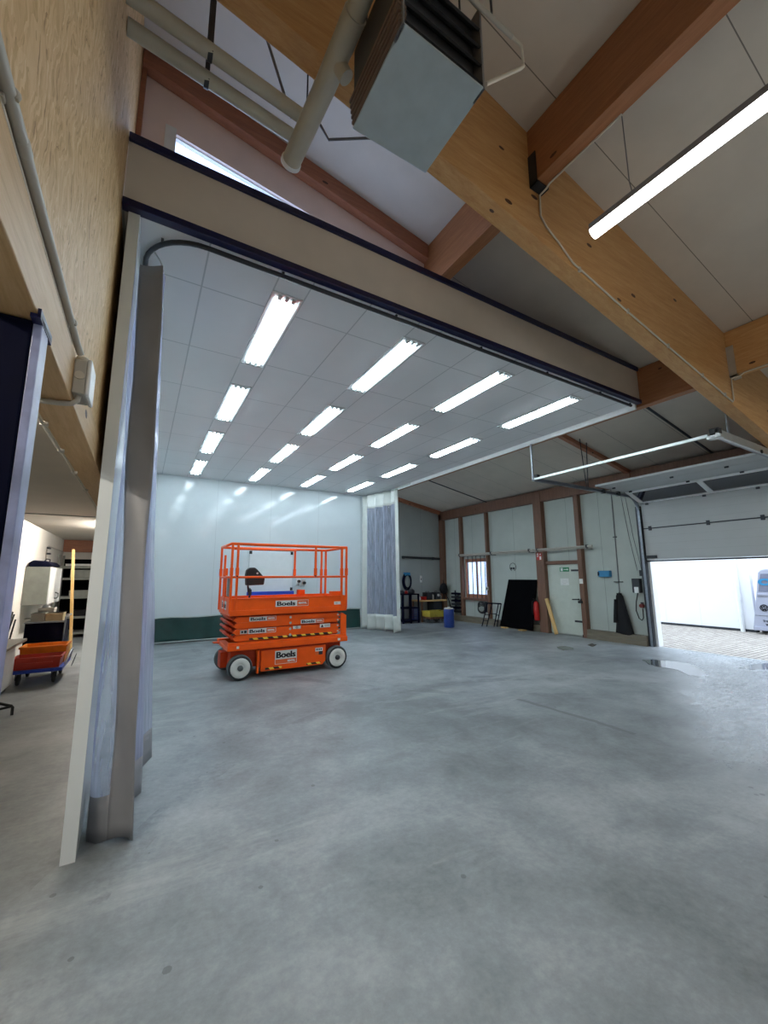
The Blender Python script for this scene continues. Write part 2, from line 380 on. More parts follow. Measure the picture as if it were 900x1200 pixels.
# ------------------------------------------------------------------ the setting
RS, RX, RZ = .195, 6.6, 4.97
def roofz(x): return RZ+RS*(RX-x)
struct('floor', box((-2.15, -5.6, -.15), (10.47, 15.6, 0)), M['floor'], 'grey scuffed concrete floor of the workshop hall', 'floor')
struct('ground_paving', box((10.47, -9, -.15), (26, 20, -.01)), M['paving'], 'pale block paving outside the raised door', 'paving')
# roof over the front hall and over the rear lean-to
def roofslab(x0, x1, y0, y1): return MB().prism([(x0, y0, roofz(x0)), (x1, y0, roofz(x1)), (x1, y0, roofz(x1)+.15), (x0, y0, roofz(x0)+.15)], (0, y1-y0, 0))
struct('ceiling', roofslab(-.5, 10.55, -5.6, 3.66), M['roof'], 'sloping roof underside of pale panels over the front of the hall', 'ceiling')
struct('ceiling_rear', roofslab(2.77, 10.55, 3.66, 13.1), M['roof'], 'dim sloping roof underside behind the fascia and over the door wall', 'ceiling')
struct('ceiling_booth', box((-.42, 3.24, 4.35), (6.6, 12.0, 4.42)), M['boothceil'], 'white tiled ceiling of the lit spray booth', 'ceiling')
struct('ceiling_bay', box((-2.15, -5.6, 2.78), (-.465, 15.6, 2.86)), M['bayceil'], 'low white ceiling of the side bay behind the glulam beam', 'ceiling')
struct('wall_left', box((-.42, -5.6, 2.60), (-.325, 3.66, 6.5)), M['osb'], 'tall strand board wall above the pale beam', 'wall')
struct('wall_left_rear', box((-.42, 3.66, 2.60), (-.325, 12.1, 4.35)), M['osb'], 'shaded strand board behind the booth side panel', 'wall')
struct('wall_bay', box((-2.15, -5.6, 0), (-2.05, 15.6, 2.9)), M['plaster'], 'white plastered side wall of the storage bay', 'wall')
struct('wall_bay_end', box((-2.15, 15.5, 0), (-.2, 15.6, 2.9)), M['plaster'], 'end wall of the storage bay behind the shelving', 'wall')
struct('wall_bay_inner', box((-.28, 12.1, 0), (-.2, 15.6, 2.9)), M['plaster'], 'plain wall of the storage bay past the booth', 'wall')
struct('wall_front', box((-2.15, -5.7, 0), (10.6, -5.6, 6.6)), M['plaster'], 'plain wall closing the hall behind the viewer', 'wall')
struct('wall_booth_side', box((-.28, 3.235, 0), (-.205, 12.0, 4.35)), [M['boothside']], 'white sandwich panel side wall of the booth, its end standing at the fascia', 'wall')
struct('wall_booth_back', box((-.28, 12.0, 0), (6.62, 12.08, 4.42)), M['boothwall'], 'glossy white back wall of the booth', 'wall')
struct('wall_end', MB().prism([(6.3, 13.02, 0), (10.55, 13.02, 0), (10.55, 13.02, roofz(10.55)), (6.3, 13.02, roofz(6.3))], (0, .1, 0)), M['endwall'], 'dim panelled end wall behind the workbench', 'wall')
struct('wall_light_block', box((2.80, 3.7, 4.42), (2.86, 13.1, 5.75)), M['gable'], 'unseen boarding added above the booth roof to block daylight', 'wall')  # added out of sight to keep daylight off the rear roof
rw = MB()
W0, W1 = 10.43, 10.55
rw.box((W0, 5.30, 0), (W1, 10.50, 4.3)); rw.box((W0, 10.50, 0), (W1, 11.66, .86)); rw.box((W0, 10.50, 2.26), (W1, 11.66, 4.3)); rw.box((W0, 11.66, 0), (W1, 13.1, 4.3))
rw.box((W0, 2.2, 3.42), (W1, 5.30, 4.3)); rw.box((W0, -5.6, 0), (W1, 2.2, 4.3))
struct('wall_right', rw, M['rightwall'], 'pale panel wall with window, exit door and raised sectional door', 'wall')
# gable wall above the booth, its window enlarged behind the fascia to add light
g = MB(); ga, gb = 3.66, 3.74
g.box((-.42, ga, 4.43), (-.02, gb, 6.3)); g.box((-.02, ga, 4.43), (2.5, gb, 4.52)); g.prism([(-.02, ga, 5.66), (2.5, ga, 5.29), (2.5, ga, roofz(2.5)), (-.02, ga, roofz(-.02))], (0, gb-ga, 0))
g.prism([(2.5, ga, 4.43), (2.80, ga, 4.43), (2.80, ga, roofz(2.80)), (2.5, ga, roofz(2.5))], (0, gb-ga, 0))
struct('wall_gable', g, M['gable'], 'pinkish boarded wall rising above the booth fascia', 'wall')
w = thing('window_1', (-.1, 3.66, 4.5), 'bright slanting sliver of window above the fascia', 'window', kind='structure')
f = MB(); f.box((-.11, 3.645, 4.5), (-.02, 3.70, 5.70)); f.prism([(-.02, 3.69, 5.65), (2.5, 3.69, 5.28), (2.5, 3.69, 5.30), (-.02, 3.69, 5.67)], (0, .03, 0)); f.box((2.44, 3.645, 4.5), (2.5, 3.70, 5.28)); f.box((-.02, 3.645, 4.5), (2.44, 3.70, 4.56))
f.build('window_frame', M['white'], w); MB().prism([(-.02, 3.70, 4.56), (2.44, 3.70, 4.56), (2.44, 3.70, 5.285), (-.02, 3.70, 5.645)], (0, .008, 0)).build('pane', M['glass'], w)
# barred window in the side wall
w = thing('window_2', (10.43, 11.1, .86), 'brown framed window with dark vertical bars between the timber posts', 'window', kind='structure')
f = MB(); y0, y1, z0, z1 = 10.50, 11.66, .86, 2.26
f.box((10.44, y0, z0), (10.54, y0+.045, z1)); f.box((10.44, y1-.045, z0), (10.54, y1, z1)); f.box((10.44, y0+.045, z0), (10.54, y1-.045, z0+.13)); f.box((10.44, y0+.045, z1-.12), (10.54, y1-.045, z1)); f.box((10.46, 11.065, z0+.13), (10.50, 11.095, z1-.12))
f.build('window_frame', M['ledger'], w); box((10.475, y0+.045, z0+.13), (10.485, y1-.045, z1-.12)).build('pane', M['glass'], w)
for yy in (11.40, 11.17, 10.97, 10.74, 10.54):
    MB().tube([(10.33, yy, .80), (10.33, yy, 2.36)], .014, 8).build('window_bar', M['darksteel'], w)
f = MB(); f.bar((10.33, 10.42, .80), (10.33, 11.72, .80), .03); f.bar((10.33, 10.42, 2.36), (10.33, 11.72, 2.36), .03); f.build('bar_rail', M['darksteel'], w)
struct('windowsill_2', box((10.30, 10.46, .78), (10.43, 11.70, .86)), M['post'], 'brown sill board under the barred window', 'sill', .005)

# timber frame: rafters, purlins, posts (each a member of its own)
def rafter(y0, y1, x0, x1, depth0, slope=None):
    zb = lambda x: roofz(x)-depth0
    return MB().prism([(x0, y0, zb(x0)), (x1, y0, zb(x1)), (x1, y0, roofz(x1)), (x0, y0, roofz(x0))], (0, y1-y0, 0))
r = MB(); zb = lambda x: 3.905+.19*(6.6-x)
r.prism([(-.325, 2.05, zb(-.325)), (10.3, 2.05, zb(10.3)), (10.3, 2.05, roofz(10.3)), (-.325, 2.05, roofz(-.325))], (0, .16, 0))
struct('beam_rafter', r, M['glulam_x'], 'huge honey coloured glulam rafter crossing the whole hall with a white cable along its edge', 'beam', .006)
struct('beam_purlin', MB().box((2.77, -5.6, 5.13), (2.91, 2.05, roofz(2.84))), M['purlin'], 'dark brown purlin above the hanging strip lamp', 'beam', .004)
struct('beam_purlin', MB().box((2.77, 2.21, 5.13), (2.91, 3.66, roofz(2.84))), M['purlin'], 'reddish purlin running from the big rafter to the gable wall', 'beam', .004)
struct('beam_purlin', MB().box((6.68, -5.6, 4.31), (6.82, 2.05, roofz(6.75))), M['glulam_y'], 'tan purlin meeting the big rafter above the pale steel door track', 'beam', .004)
struct('beam_purlin', MB().box((6.68, 2.21, 4.31), (6.82, 13.02, roofz(6.75))), M['purlin'], 'short tan purlin face at the open end of the fascia', 'beam', .004)
struct('beam_ledger', MB().prism([(-.32, 3.56, roofz(-.32)-.20), (2.77, 3.56, roofz(2.77)-.20), (2.77, 3.56, roofz(2.77)), (-.32, 3.56, roofz(-.32))], (0, .10, 0)), M['ledger'], 'red brown sloping ledger on top of the pinkish gable wall', 'beam', .004)
struct('trim_corner', box((-.322, 3.60, 4.97), (-.285, 3.66, 6.15)), M['ledger'], 'narrow brown corner strip between strand board and gable wall', 'trim')
struct('beam_batten', rafter(5.36, 5.46, 6.85, 10.43, .10), M['ledger'], 'slim brown rafter over the raised sectional door', 'beam', .003)
struct('beam_end', MB().prism([(6.85, 12.9, roofz(6.85)-.14), (10.43, 12.9, roofz(10.43)-.14), (10.43, 12.9, roofz(10.43)), (6.85, 12.9, roofz(6.85))], (0, .12, 0)), M['ledger'], 'dim brown rafter along the top of the end wall', 'beam', .003)
for yy, lab in ((3.66, 'black joint strip across the roof beside the fascia end'), (10.37, 'black joint strip across the roof towards the dim corner')):
    struct('trim_joint', MB().prism([(6.85, yy-.02, roofz(6.85)-.02), (10.43, yy-.02, roofz(10.43)-.02), (10.43, yy-.02, roofz(10.43)), (6.85, yy-.02, roofz(6.85))], (0, .04, 0)), M['darksteel'], lab, 'trim')
struct('beam_eave', box((10.27, 5.36, 3.86), (10.43, 13.0, 4.20)), M['post'], 'brown eaves beam along the top of the door wall', 'beam', .004)
struct('beam_eave', box((10.30, -5.6, 3.95), (10.43, 5.36, 4.20)), M['post'], 'brown eaves beam over the sectional door', 'beam', .004)
struct('beam_header', box((-.465, -5.6, 2.41), (-.315, 12.0, 2.605)), M['beam_pale'], 'pale timber beam carrying the strand board wall', 'beam', .004)
struct('beam_bay', box((-2.05, 15.35, 2.42), (-.28, 15.5, 2.78)), M['ledger'], 'dark timber header at the end of the storage bay', 'beam', .004)
struct('trim_bay', box((-2.05, 9.25, 2.765), (-.465, 9.29, 2.78)), M['shelfgrey'], 'thin joint strip across the bay ceiling', 'trim')
def post(y0, y1, x0, z1, lab): struct('pillar_post', box((x0, y0, 0), (10.43, y1, z1)), M['post'], lab, 'post', .005)
post(12.77, 12.99, 10.27, 4.1, 'brown timber post in the dim corner by the workbench')
post(11.71, 11.82, 10.30, 3.86, 'slim timber post on the corner side of the barred window')
post(10.37, 10.46, 10.30, 3.86, 'slim timber post between barred window and leaning black board')
post(8.03, 8.31, 10.25, 4.2, 'thick timber post between black board and exit door')
post(6.83, 6.96, 10.28, 3.86, 'timber post on the hinge side of the exit door')
struct('beam_lintel', box((10.32, 6.96, 1.96), (10.43, 8.03, 2.06)), M['post'], 'timber rail over the exit door', 'beam', .004)
struct('baseboard_right', box((10.26, 5.34, .11), (10.43, 6.83, .23)), M['sillwood'], 'weathered sill timber between exit door and sectional door', 'sill', .004)
struct('baseboard_footing', box((10.24, 5.34, 0), (10.43, 6.83, .11)), M['sillwood'], 'low concrete footing under the weathered sill timber', 'footing', .004)
struct('baseboard_rear', box((10.26, 8.31, .11), (10.43, 12.77, .20)), M['sillwood'], 'sill timber along the wall under the barred window', 'sill', .004)
struct('baseboard_footing', box((10.24, 8.31, 0), (10.43, 12.77, .11)), M['sillwood'], 'low concrete footing along the wall behind the black board', 'footing', .004)

# fascia of the booth, blue edged
t = thing('trim_fascia', (3.2, 3.2, 4.35), 'long beige fascia with dark blue edges across the booth mouth', 'fascia', kind='structure')
box((-.32, 3.20, 4.40), (6.66, 3.235, 4.92)).build('fascia_panel', M['fascia'], t)
f = MB(); f.box((-.32, 3.175, 4.90), (6.67, 3.25, 4.965)); f.build('blue_edge', M['bluetrim'], t, .004)
f = MB(); f.box((-.32, 3.175, 4.345), (6.67, 3.25, 4.405)); f.build('blue_edge', M['bluetrim'], t, .004)
struct('trim_booth', box((6.60, 3.25, 4.265), (6.64, 12.0, 4.43)), M['white'], 'white edge strip along the open side of the booth ceiling', 'trim')

# ------------------------------------------------------------------ booth luminaires
CX = (.893, 2.387, 3.890, 5.416); CY = (3.550, 5.720, 7.889, 10.06)
ORD = ('first', 'second', 'third', 'fourth')
def luminaire(label):
    x, y, z, w, l = CX[0], CY[0], 4.35, .275, 1.50
    t = thing('ceiling_luminaire', (x+w/2, y+l/2, z), label, 'ceiling light', 'recessed fluorescent lights in the booth ceiling')
    f = MB()
    for a, b in (((x-.012, y-.012), (x+.012, y+l+.012)), ((x+w-.012, y-.012), (x+w+.012, y+l+.012)), ((x, y-.012), (x+w, y+.012)), ((x, y+l-.012), (x+w, y+l+.012))):
        f.box((a[0], a[1], z-.014), (b[0], b[1], z))
    f.build('frame', M['reflector'], t)
    box((x+.012, y+.012, z-.003), (x+w-.012, y+l-.012, z)).build('reflector', M['reflector'], t)
    for k in (.07, .1375, .205):
        MB().tube([(x+k, y+.07, z-.016), (x+k, y+l-.07, z-.016)], .014, 8).build('tube', M['lamp'], t)
    for yy in (y+.04, y+l-.04):
        f = MB()
        for k in (.07, .1375, .205): f.box((x+k-.016, yy-.03, z-.03), (x+k+.016, yy+.03, z))
        f.build('lamp_holder', M['alu'], t)
    return t
L0 = None
for i in range(4):
    for j in range(4):
        lab = f'booth ceiling light, {ORD[j]} from the fascia in the {ORD[i]} file from the panel post'
        if L0 is None: L0 = luminaire(lab)
        else: copy_tree(L0, (CX[i]-CX[0], CY[j]-CY[0], 0), lab)

# hanging strip lamps of the front hall (one in view; added area lights stand in for unseen others)
def strip_lamp(x, y0, y1, z, label):
    t = thing('strip_lamp', (x, (y0+y1)/2, z), label, 'lamp', 'strip lamps hung from the purlins')
    f = MB(); f.prism([(x-.045, y0, z+.045), (x+.045, y0, z+.045), (x+.035, y0, z+.11), (x-.035, y0, z+.11)], (0, y1-y0, 0)); f.build('housing', M['lampgrey'], t)
    f = MB(); f.prism([(x+.050*math.cos(a), y0+.012, z+.034-.044*math.sin(a)) for a in [PI*(k-1)/10 for k in range(13)]], (0, y1-y0-.024, 0)); f.build('diffuser', M['led'], t)
    for yy in (y1-.33, y0+.33):
        f = MB(); f.tube([(x, yy, z+.10), (x-.03, yy, z+.20), (x-.03, yy, 5.13)], .004, 6); f.build('hanger', M['lampgrey'], t)
    return t
LAMP = strip_lamp(2.95, .12, 1.64, 4.35, 'glowing strip lamp hanging under the dark brown purlin')
# ceiling tube in the side bay, behind the booth wall
t = thing('hidden_bay_lamp', (-.9, 9.9, 2.7), 'fluorescent batten on the low bay ceiling behind the panel post', 'lamp')
box((-.57, 10.0, 2.73), (-.47, 11.4, 2.78)).build('housing', M['white'], t); MB().tube([(-.52, 10.05, 2.712), (-.52, 11.35, 2.712)], .016, 8).build('tube', M['warm'], t)
t = thing('hidden_bay_lamp', (-1.2, 1.6, 2.7), 'unseen fill lamp added on the low bay ceiling behind the navy post', 'lamp')  # second lamp, added out of view to brighten the bay
box((-1.25, .9, 2.73), (-1.15, 2.3, 2.78)).build('housing', M['white'], t); MB().tube([(-1.2, .95, 2.712), (-1.2, 2.25, 2.712)], .016, 8).build('tube', M['bay_fill'], t)

# ------------------------------------------------------------------ scissor lift
t = thing('scissor_lift', (2.33, 7.6, 0), 'orange scissor lift parked on the concrete in the lit booth', 'scissor lift')
X0, X1, YF, YB = 1.29, 3.37, 7.10, 8.12
for (cx, yo, yi) in ((1.49, 7.075, 7.20), (3.19, 7.075, 7.20), (1.44, 8.15, 8.025), (3.19, 8.15, 8.025)):
    s = 1 if yi > yo else -1
    f = MB(); f.lathe([(.150, yo+s*.012), (.182, yo), (.196, yo+s*.02), (.199, yo+s*.05), (.199, yi-s*.02), (.185, yi)], (cx, 0, .199), 'y', 40)
    o = f.build('wheel', M['tyre'], t)
    MB().lathe([(.150, yo+.5*s*.05), (.152, yo-s*.006), (.185, yo-s*.002), (.188, yo+s*.03)], (cx, 0, .199), 'y', 40).build('tyre_rim', M['tyreside'], o)
    MB().lathe([(.156, yo-s*.004), (.150, yo-s*.012), (.06, yo-s*.004), (.055, yo+s*.02)], (cx, 0, .199), 'y', 40).build('wheel_disc', M['hub'], o)
    MB().lathe([(.045, yo-s*.006), (.042, yo-s*.03), (.02, yo-s*.034)], (cx, 0, .199), 'y', 20).build('hub_cap', M['tyre'] if cx < 2 else M['ink'], o)
# chassis: central body, side doors, axle boxes, pothole guards
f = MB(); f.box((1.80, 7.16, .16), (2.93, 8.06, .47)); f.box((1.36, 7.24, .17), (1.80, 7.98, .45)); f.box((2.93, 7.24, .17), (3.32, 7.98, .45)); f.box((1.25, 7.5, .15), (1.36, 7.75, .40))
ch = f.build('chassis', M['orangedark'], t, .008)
f = MB(); f.prism([(1.83, 7.12, .095), (2.92, 7.12, .095), (2.98, 7.12, .16), (2.98, 7.12, .43), (1.83, 7.12, .43)], (0, .07, 0)); f.box((1.765, 7.13, .07), (1.80, 7.2, .44)); sd = f.build('side_tray', M['orange'], t, .008)
f = MB(); f.box((1.90, 7.114, .118), (2.18, 7.1195, .150)); f.box((2.62, 7.114, .118), (2.88, 7.1195, .150)); f.build('hazard_strip', M['hazard'], sd)
f = MB(); f.prism([(1.83, 8.04, .095), (2.98, 8.04, .095), (2.98, 8.04, .43), (1.83, 8.04, .43)], (0, .07, 0)); f.build('side_tray', M['orange'], t, .008)
# base deck: two long side rails and ends
f = MB(); f.box((1.28, 7.09, .465), (3.40, 7.20, .555)); f.box((1.28, 8.02, .465), (3.40, 8.13, .555)); f.box((1.28, 7.20, .465), (1.40, 8.02, .53)); f.box((3.28, 7.20, .465), (3.40, 8.02, .53)); f.box((1.40, 7.2, .455), (3.28, 8.02, .48))
dk = f.build('base_frame', M['orange'], t, .01)
f = MB(); f.box((1.29, 7.10, .555), (3.38, 7.175, .595)); f.box((1.18, 7.86, .50), (1.28, 7.98, .52)); f.build('step_lip', M['orange'], dk, .004)
f = MB(); f.prism([(3.27, 7.12, .555), (3.385, 7.12, .555), (3.385, 7.12, .93), (3.30, 7.12, .98), (3.27, 7.12, .98)], (0, .03, 0)); f.prism([(3.27, 8.06, .555), (3.385, 8.06, .555), (3.385, 8.06, .93), (3.27, 8.06, .98)], (0, .03, 0)); f.build('end_plate', M['orange'], dk, .003)
f = MB(); f.box((1.42, 7.086, .50), (1.46, 7.09, .54)); f.box((3.20, 7.086, .49), (3.25, 7.09, .53)); f.build('lift_point_sticker', M['sticker'], dk)
# folded scissor stack: four levels, each a crossing pair on both sides
lev = [.655, .755, .855, .950]
for k, z in enumerate(lev):
    for side, (ya, yb) in enumerate(((7.125, 7.16), (8.06, 8.095))):
        s = 1 if k % 2 == 0 else -1; dz = .012*s; h = .046
        f = MB(); f.prism([(1.36, ya, z), (1.415, ya, z-h), (3.20, ya, z-h+dz), (3.27, ya, z+dz), (3.20, ya, z+h+dz), (1.415, ya, z+h)], (0, yb-ya, 0)); a = f.build('scissor_arm', M['orange'], t, .003)
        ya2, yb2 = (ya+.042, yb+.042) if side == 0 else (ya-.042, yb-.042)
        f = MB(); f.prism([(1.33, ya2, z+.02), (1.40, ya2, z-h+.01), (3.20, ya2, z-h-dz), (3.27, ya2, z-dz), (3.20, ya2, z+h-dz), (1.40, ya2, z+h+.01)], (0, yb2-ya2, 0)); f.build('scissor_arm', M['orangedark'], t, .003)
        yp = ya-.008 if side == 0 else yb+.008
        f = MB()
        f.lathe([(.022, yp), (.020, yp-.006 if side == 0 else yp+.006)], (2.31, 0, z), 'y', 14); f.lathe([(.016, yp), (.016, yp+.02 if side == 0 else yp-.02)], (3.21, 0, z), 'y', 12)
        f.build('pivot_pin', M['alu'], a)
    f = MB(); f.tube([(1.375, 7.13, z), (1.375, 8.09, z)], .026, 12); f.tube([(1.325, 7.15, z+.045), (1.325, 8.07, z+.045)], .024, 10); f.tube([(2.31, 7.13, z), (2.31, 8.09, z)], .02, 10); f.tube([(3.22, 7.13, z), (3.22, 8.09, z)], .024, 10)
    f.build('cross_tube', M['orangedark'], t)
f = MB(); f.box((1.62, 7.119, .618), (3.10, 7.1245, .648)); f.build('hazard_strip', M['hazard'], t)
# platform: deck and toe boards
f = MB(); f.box((X0, YF, 1.025), (X1, YB, 1.06)); pl = f.build('platform_deck', M['orange'], t, .004)
f = MB(); f.box((X0, YF-.006, 1.02), (X1, YF+.02, 1.30)); f.box((X0, YF-.022, 1.02), (X1, YF-.006, 1.105)); f.box((X0, YB-.02, 1.02), (X1, YB, 1.30)); f.box((X0-.006, YF, 1.02), (X0+.02, YB, 1.30)); f.box((X1-.02, YF, 1.02), (X1+.004, YB, 1.30)); f.box((X0, YF-.018, 1.285), (X1, YF+.03, 1.302))
tb = f.build('toe_board', M['orange'], t, .004)
f = MB(); f.box((3.08, 7.13, 1.30), (3.30, 7.25, 1.375)); f.box((2.72, 7.95, 1.30), (2.86, 8.05, 1.39)); f.build('hinge_box', M['orange'], t, .004)
# guard rails
R = .019
f = MB(); z = 2.195
f.tube([(X0-.02, YF, z), (X1, YF, z), (X1, YB, z), (X0-.02, YB, z)], R*1.25, 10, closed=True); f.build('top_rail', M['orange'], t)
f = MB(); f.tube([(X0+.35, YF+.045, z-.005), (2.55, YF+.045, z-.005)], R, 8); f.tube([(X0+.2, YB-.05, z-.02), (2.70, YB-.05, z-.02)], R, 8); f.build('sliding_rail', M['orange'], t)
f = MB(); z = 1.645
f.tube([(X0-.01, YF, z), (X1, YF, z), (X1, YB, z), (X0-.01, YB, z)], R, 10, closed=True); f.build('mid_rail', M['orange'], t)
up = [(X0-.005, YF, 1.06, 2.19), (1.375, YF, 1.06, 2.19), (2.745, YF, 1.66, 2.19), (3.27, YF, 1.06, 2.19), (3.365, YF, 1.06, 2.19),
      (X0-.01, YB, 1.06, 2.19), (1.33, YB-.1, 1.06, 2.05), (2.69, YB, 1.66, 2.19), (3.27, YB, 1.06, 2.19), (3.365, YB, 1.06, 2.19), (X0, 7.62, 1.06, 1.645)]
for (x, y, a, b) in up:
    f = MB(); f.bar((x, y, a), (x, y, b), .036); f.bar((x, y, 1.67), (x, y, 1.80), .050); f.build('guard_post', M['orange'], t, .004)
f = MB()
for (x, y) in ((1.375, YF), (2.745, YF), (2.69, YB), (1.33, YB-.1)): f.lathe([(.022, -.05), (.024, 0), (.015, .02)], (x, y, 1.70), 'z', 10)
f.build('locking_pin', M['ink'], t)
f = MB(); f.box((1.33, 7.50, 1.31), (1.385, 7.72, 1.66)); f.build('document_box', M['docgrey'], t, .01)
# operator's control box under its black hood, strapped to the rear mid rail
cb = MB(); yb_ = 8.02
prof = [(1.70, 1.49), (2.02, 1.50), (2.035, 1.62), (1.985, 1.68), (1.885, 1.79), (1.84, 1.825), (1.75, 1.82), (1.70, 1.78), (1.685, 1.69)]
cb.prism([(x, yb_-.16, z) for x, z in prof], (0, .15, 0)); c = cb.build('control_hood', M['black'], t, .02)
MB().tube([(1.74, yb_-.08, 1.49), (1.76, yb_-.06, 1.38), (1.79, yb_-.05, 1.32), (1.77, yb_-.05, 1.10)], .018, 8).build('control_cable', M['ink'], c)
f = MB(); f.box((1.755, yb_-.10, 1.31), (1.81, yb_-.03, 1.42)); f.build('cable_clamp', M['ink'], c, .008)
MB().lathe([(.018, yb_-.166), (.018, yb_-.16)], (1.885, 0, 1.715), 'y', 12).build('hood_button', M['sticker'], c)
# stickers with lettering (front face normal -Y)
def name_sticker(parent, x0, x1, zc, h, y, slope=0.0, tagw=.36, plate=True):
    f = MB(); w = x1-x0; xs = x1-w*tagw if plate else x1
    def rect(a, b, z0, z1, yy, mi): f.add([(a, yy, z0), (b, yy, z0), (b, yy, z1), (a, yy, z1)], [(0, 1, 2, 3)], mi)
    rect(x0, xs, zc-h/2, zc+h/2, y, 0); [f.text('Boels', h*.95, ((x0+xs)/2+dx*h, y-.0015-abs(dx)*.001, zc), (1,0,0), (0,0,1), 1, h*.012, width=(xs-x0)*.84) for dx in (-.035, 0, .035)]
    rect(xs, x1, zc-h/2, zc+h/2, y, 0); rect(xs+.006, x1-.006, zc-h/2+.006, zc+h/2-.006, y-.0006, 2)
    f.text('RENTAL', h*.38, ((xs+x1)/2, y-.0015, zc), (1,0,0), (0,0,1), 0, .003, width=(x1-xs)*.72)
    return f.build('rental_sticker', [M['sticker'], M['ink'], M['stickerorange']], parent)
name_sticker(tb, 2.03, 2.62, 1.19, .105, YF-.0075)
arms = [o for o in bpy.data.objects if o.parent == t and o.name.startswith('scissor_arm')]
YA = 7.1235
name_sticker(t, 1.61, 2.06, .952, .072, YA); name_sticker(t, 2.50, 2.93, .861, .070, YA); name_sticker(t, 1.60, 2.06, .757, .080, YA)
f = MB(); 
def flat(f, x0, x1, z0, z1, y, mi): f.add([(x0, y, z0), (x1, y, z0), (x1, y, z1), (x0, y, z1)], [(0, 1, 2, 3)], mi)
flat(f, 1.47, 1.59, .722, .785, YA, 0); flat(f, 1.49, 1.52, .74, .77, YA-.0005, 1); flat(f, 1.535, 1.575, .735, .775, YA-.0005, 1)
flat(f, 2.36, 2.50, .745, .795, YA, 2); f.tube([(2.43+.02*math.cos(a), YA-.001, .77+.02*math.sin(a)) for a in [2*PI*i/14 for i in range(14)]], .003, 5, 1, closed=True); f.bar((2.416, YA-.001, .756), (2.444, YA-.001, .784), .004, mi=1); f.bar((2.416, YA-.001, .784), (2.444, YA-.001, .756), .004, mi=1)
flat(f, 2.86, 3.06, .735, .80, YA, 2); f.prism([(2.875, YA-.0005, .742), (2.935, YA-.0005, .742), (2.905, YA-.0005, .792)], (0, -.0005, 0), 1); flat(f, 2.95, 3.05, .745, .79, YA-.0005, 0)
f.build('warning_sticker', [M['stickergrey'], M['ink'], M['sticker']], t)
# big name plate on the side tray
f = MB(); flat(f, 2.06, 2.44, .265, .405, 7.1185, 0); flat(f, 2.06, 2.44, .185, .265, 7.1185, 0); flat(f, 2.068, 2.432, .192, .262, 7.118, 2)
[f.text('Boels', .14, (2.25+dx, 7.117-abs(dx)*.01, .335), (1,0,0), (0,0,1), 1, .0025, width=.33) for dx in (-.005, 0, .005)]; f.text('RENTAL', .042, (2.345, 7.117, .227), (1,0,0), (0,0,1), 0, .003, width=.135)
f.build('name_plate', [M['sticker'], M['ink'], M['stickerorange']], sd)
f = MB(); flat(f, 2.78, 2.92, .33, .39, 7.1185, 0); flat(f, 2.78, 2.845, .27, .33, 7.1185, 2); flat(f, 2.845, 2.92, .27, .33, 7.1185, 1); f.text('1234', .03, (2.85, 7.117, .36), (1,0,0), (0,0,1), 1, .002) if False else None
for q in range(4): flat(f, 2.795+q*.03, 2.813+q*.03, .345, .378, 7.118, 1)
f.build('plate_sticker', [M['sticker'], M['ink'], M['stickerorange']], sd)
f = MB(); flat(f, 3.12, 3.28, 1.135, 1.19, YF-.0075, 0); flat(f, 3.14, 3.19, 1.15, 1.175, YF-.008, 1); f.build('capacity_sticker', [M['sticker'], M['stickergrey']], tb)
f = MB(); xe = X0-.0075
f.add([(xe, 7.85, 1.10), (xe, 7.40, 1.10), (xe, 7.40, 1.24), (xe, 7.85, 1.24)], [(0, 1, 2, 3)], 0); f.text('Boels', .12, (xe-.001, 7.625, 1.17), (0,-1,0), (0,0,1), 1, .006, width=.38); f.build('end_sticker', [M['sticker'], M['ink']], tb)

# ------------------------------------------------------------------ booth interior bits
t = thing('whiteboard', (3.25, 11.93, .99), 'whiteboard with blue foot tray on the booth back wall behind the lift', 'whiteboard')
f = MB(); f.box((2.63, 11.955, 1.06), (3.89, 11.985, 2.37)); f.build('board', M['whiteboard'], t, .004)
f = MB(); f.box((2.60, 11.86, 1.00), (3.93, 11.985, 1.235)); f.build('tray', M['blue'], t, .006)
for (x, z) in ((2.66, 2.34), (3.86, 2.34), (3.87, 1.29), (2.66, 1.29)):
    MB().box((x-.035, 11.93, z-.045), (x+.035, 11.99, z+.045)).build('corner_clip', M['black'], t, .006)
t = thing('power_socket', (4.12, 11.95, 1.34), 'white socket block with dark plugs on the booth wall beside the whiteboard', 'socket')
MB().box((4.02, 11.94, 1.40), (4.16, 11.995, 1.60)).build('socket_box', M['white'], t, .01)
for (x, z) in ((4.09, 1.51), (4.26, 1.46)): MB().lathe([(.04, 11.86), (.045, 11.93), (.045, 11.97)], (x, 0, z), 'y', 14).build('plug', M['black'], t)
f = MB(); f.box((4.20, 11.95, 1.38), (4.31, 11.995, 1.56)); f.tube([(4.07, 11.9, 1.46), (4.07, 11.92, 1.38)], .012, 6); f.tube([(4.15, 11.9, 1.44), (4.15, 11.92, 1.36)], .012, 6); f.tube([(4.26, 11.9, 1.42), (4.25, 11.92, 1.36)], .012, 6); f.build('plug_lead', M['stickergrey'], t)
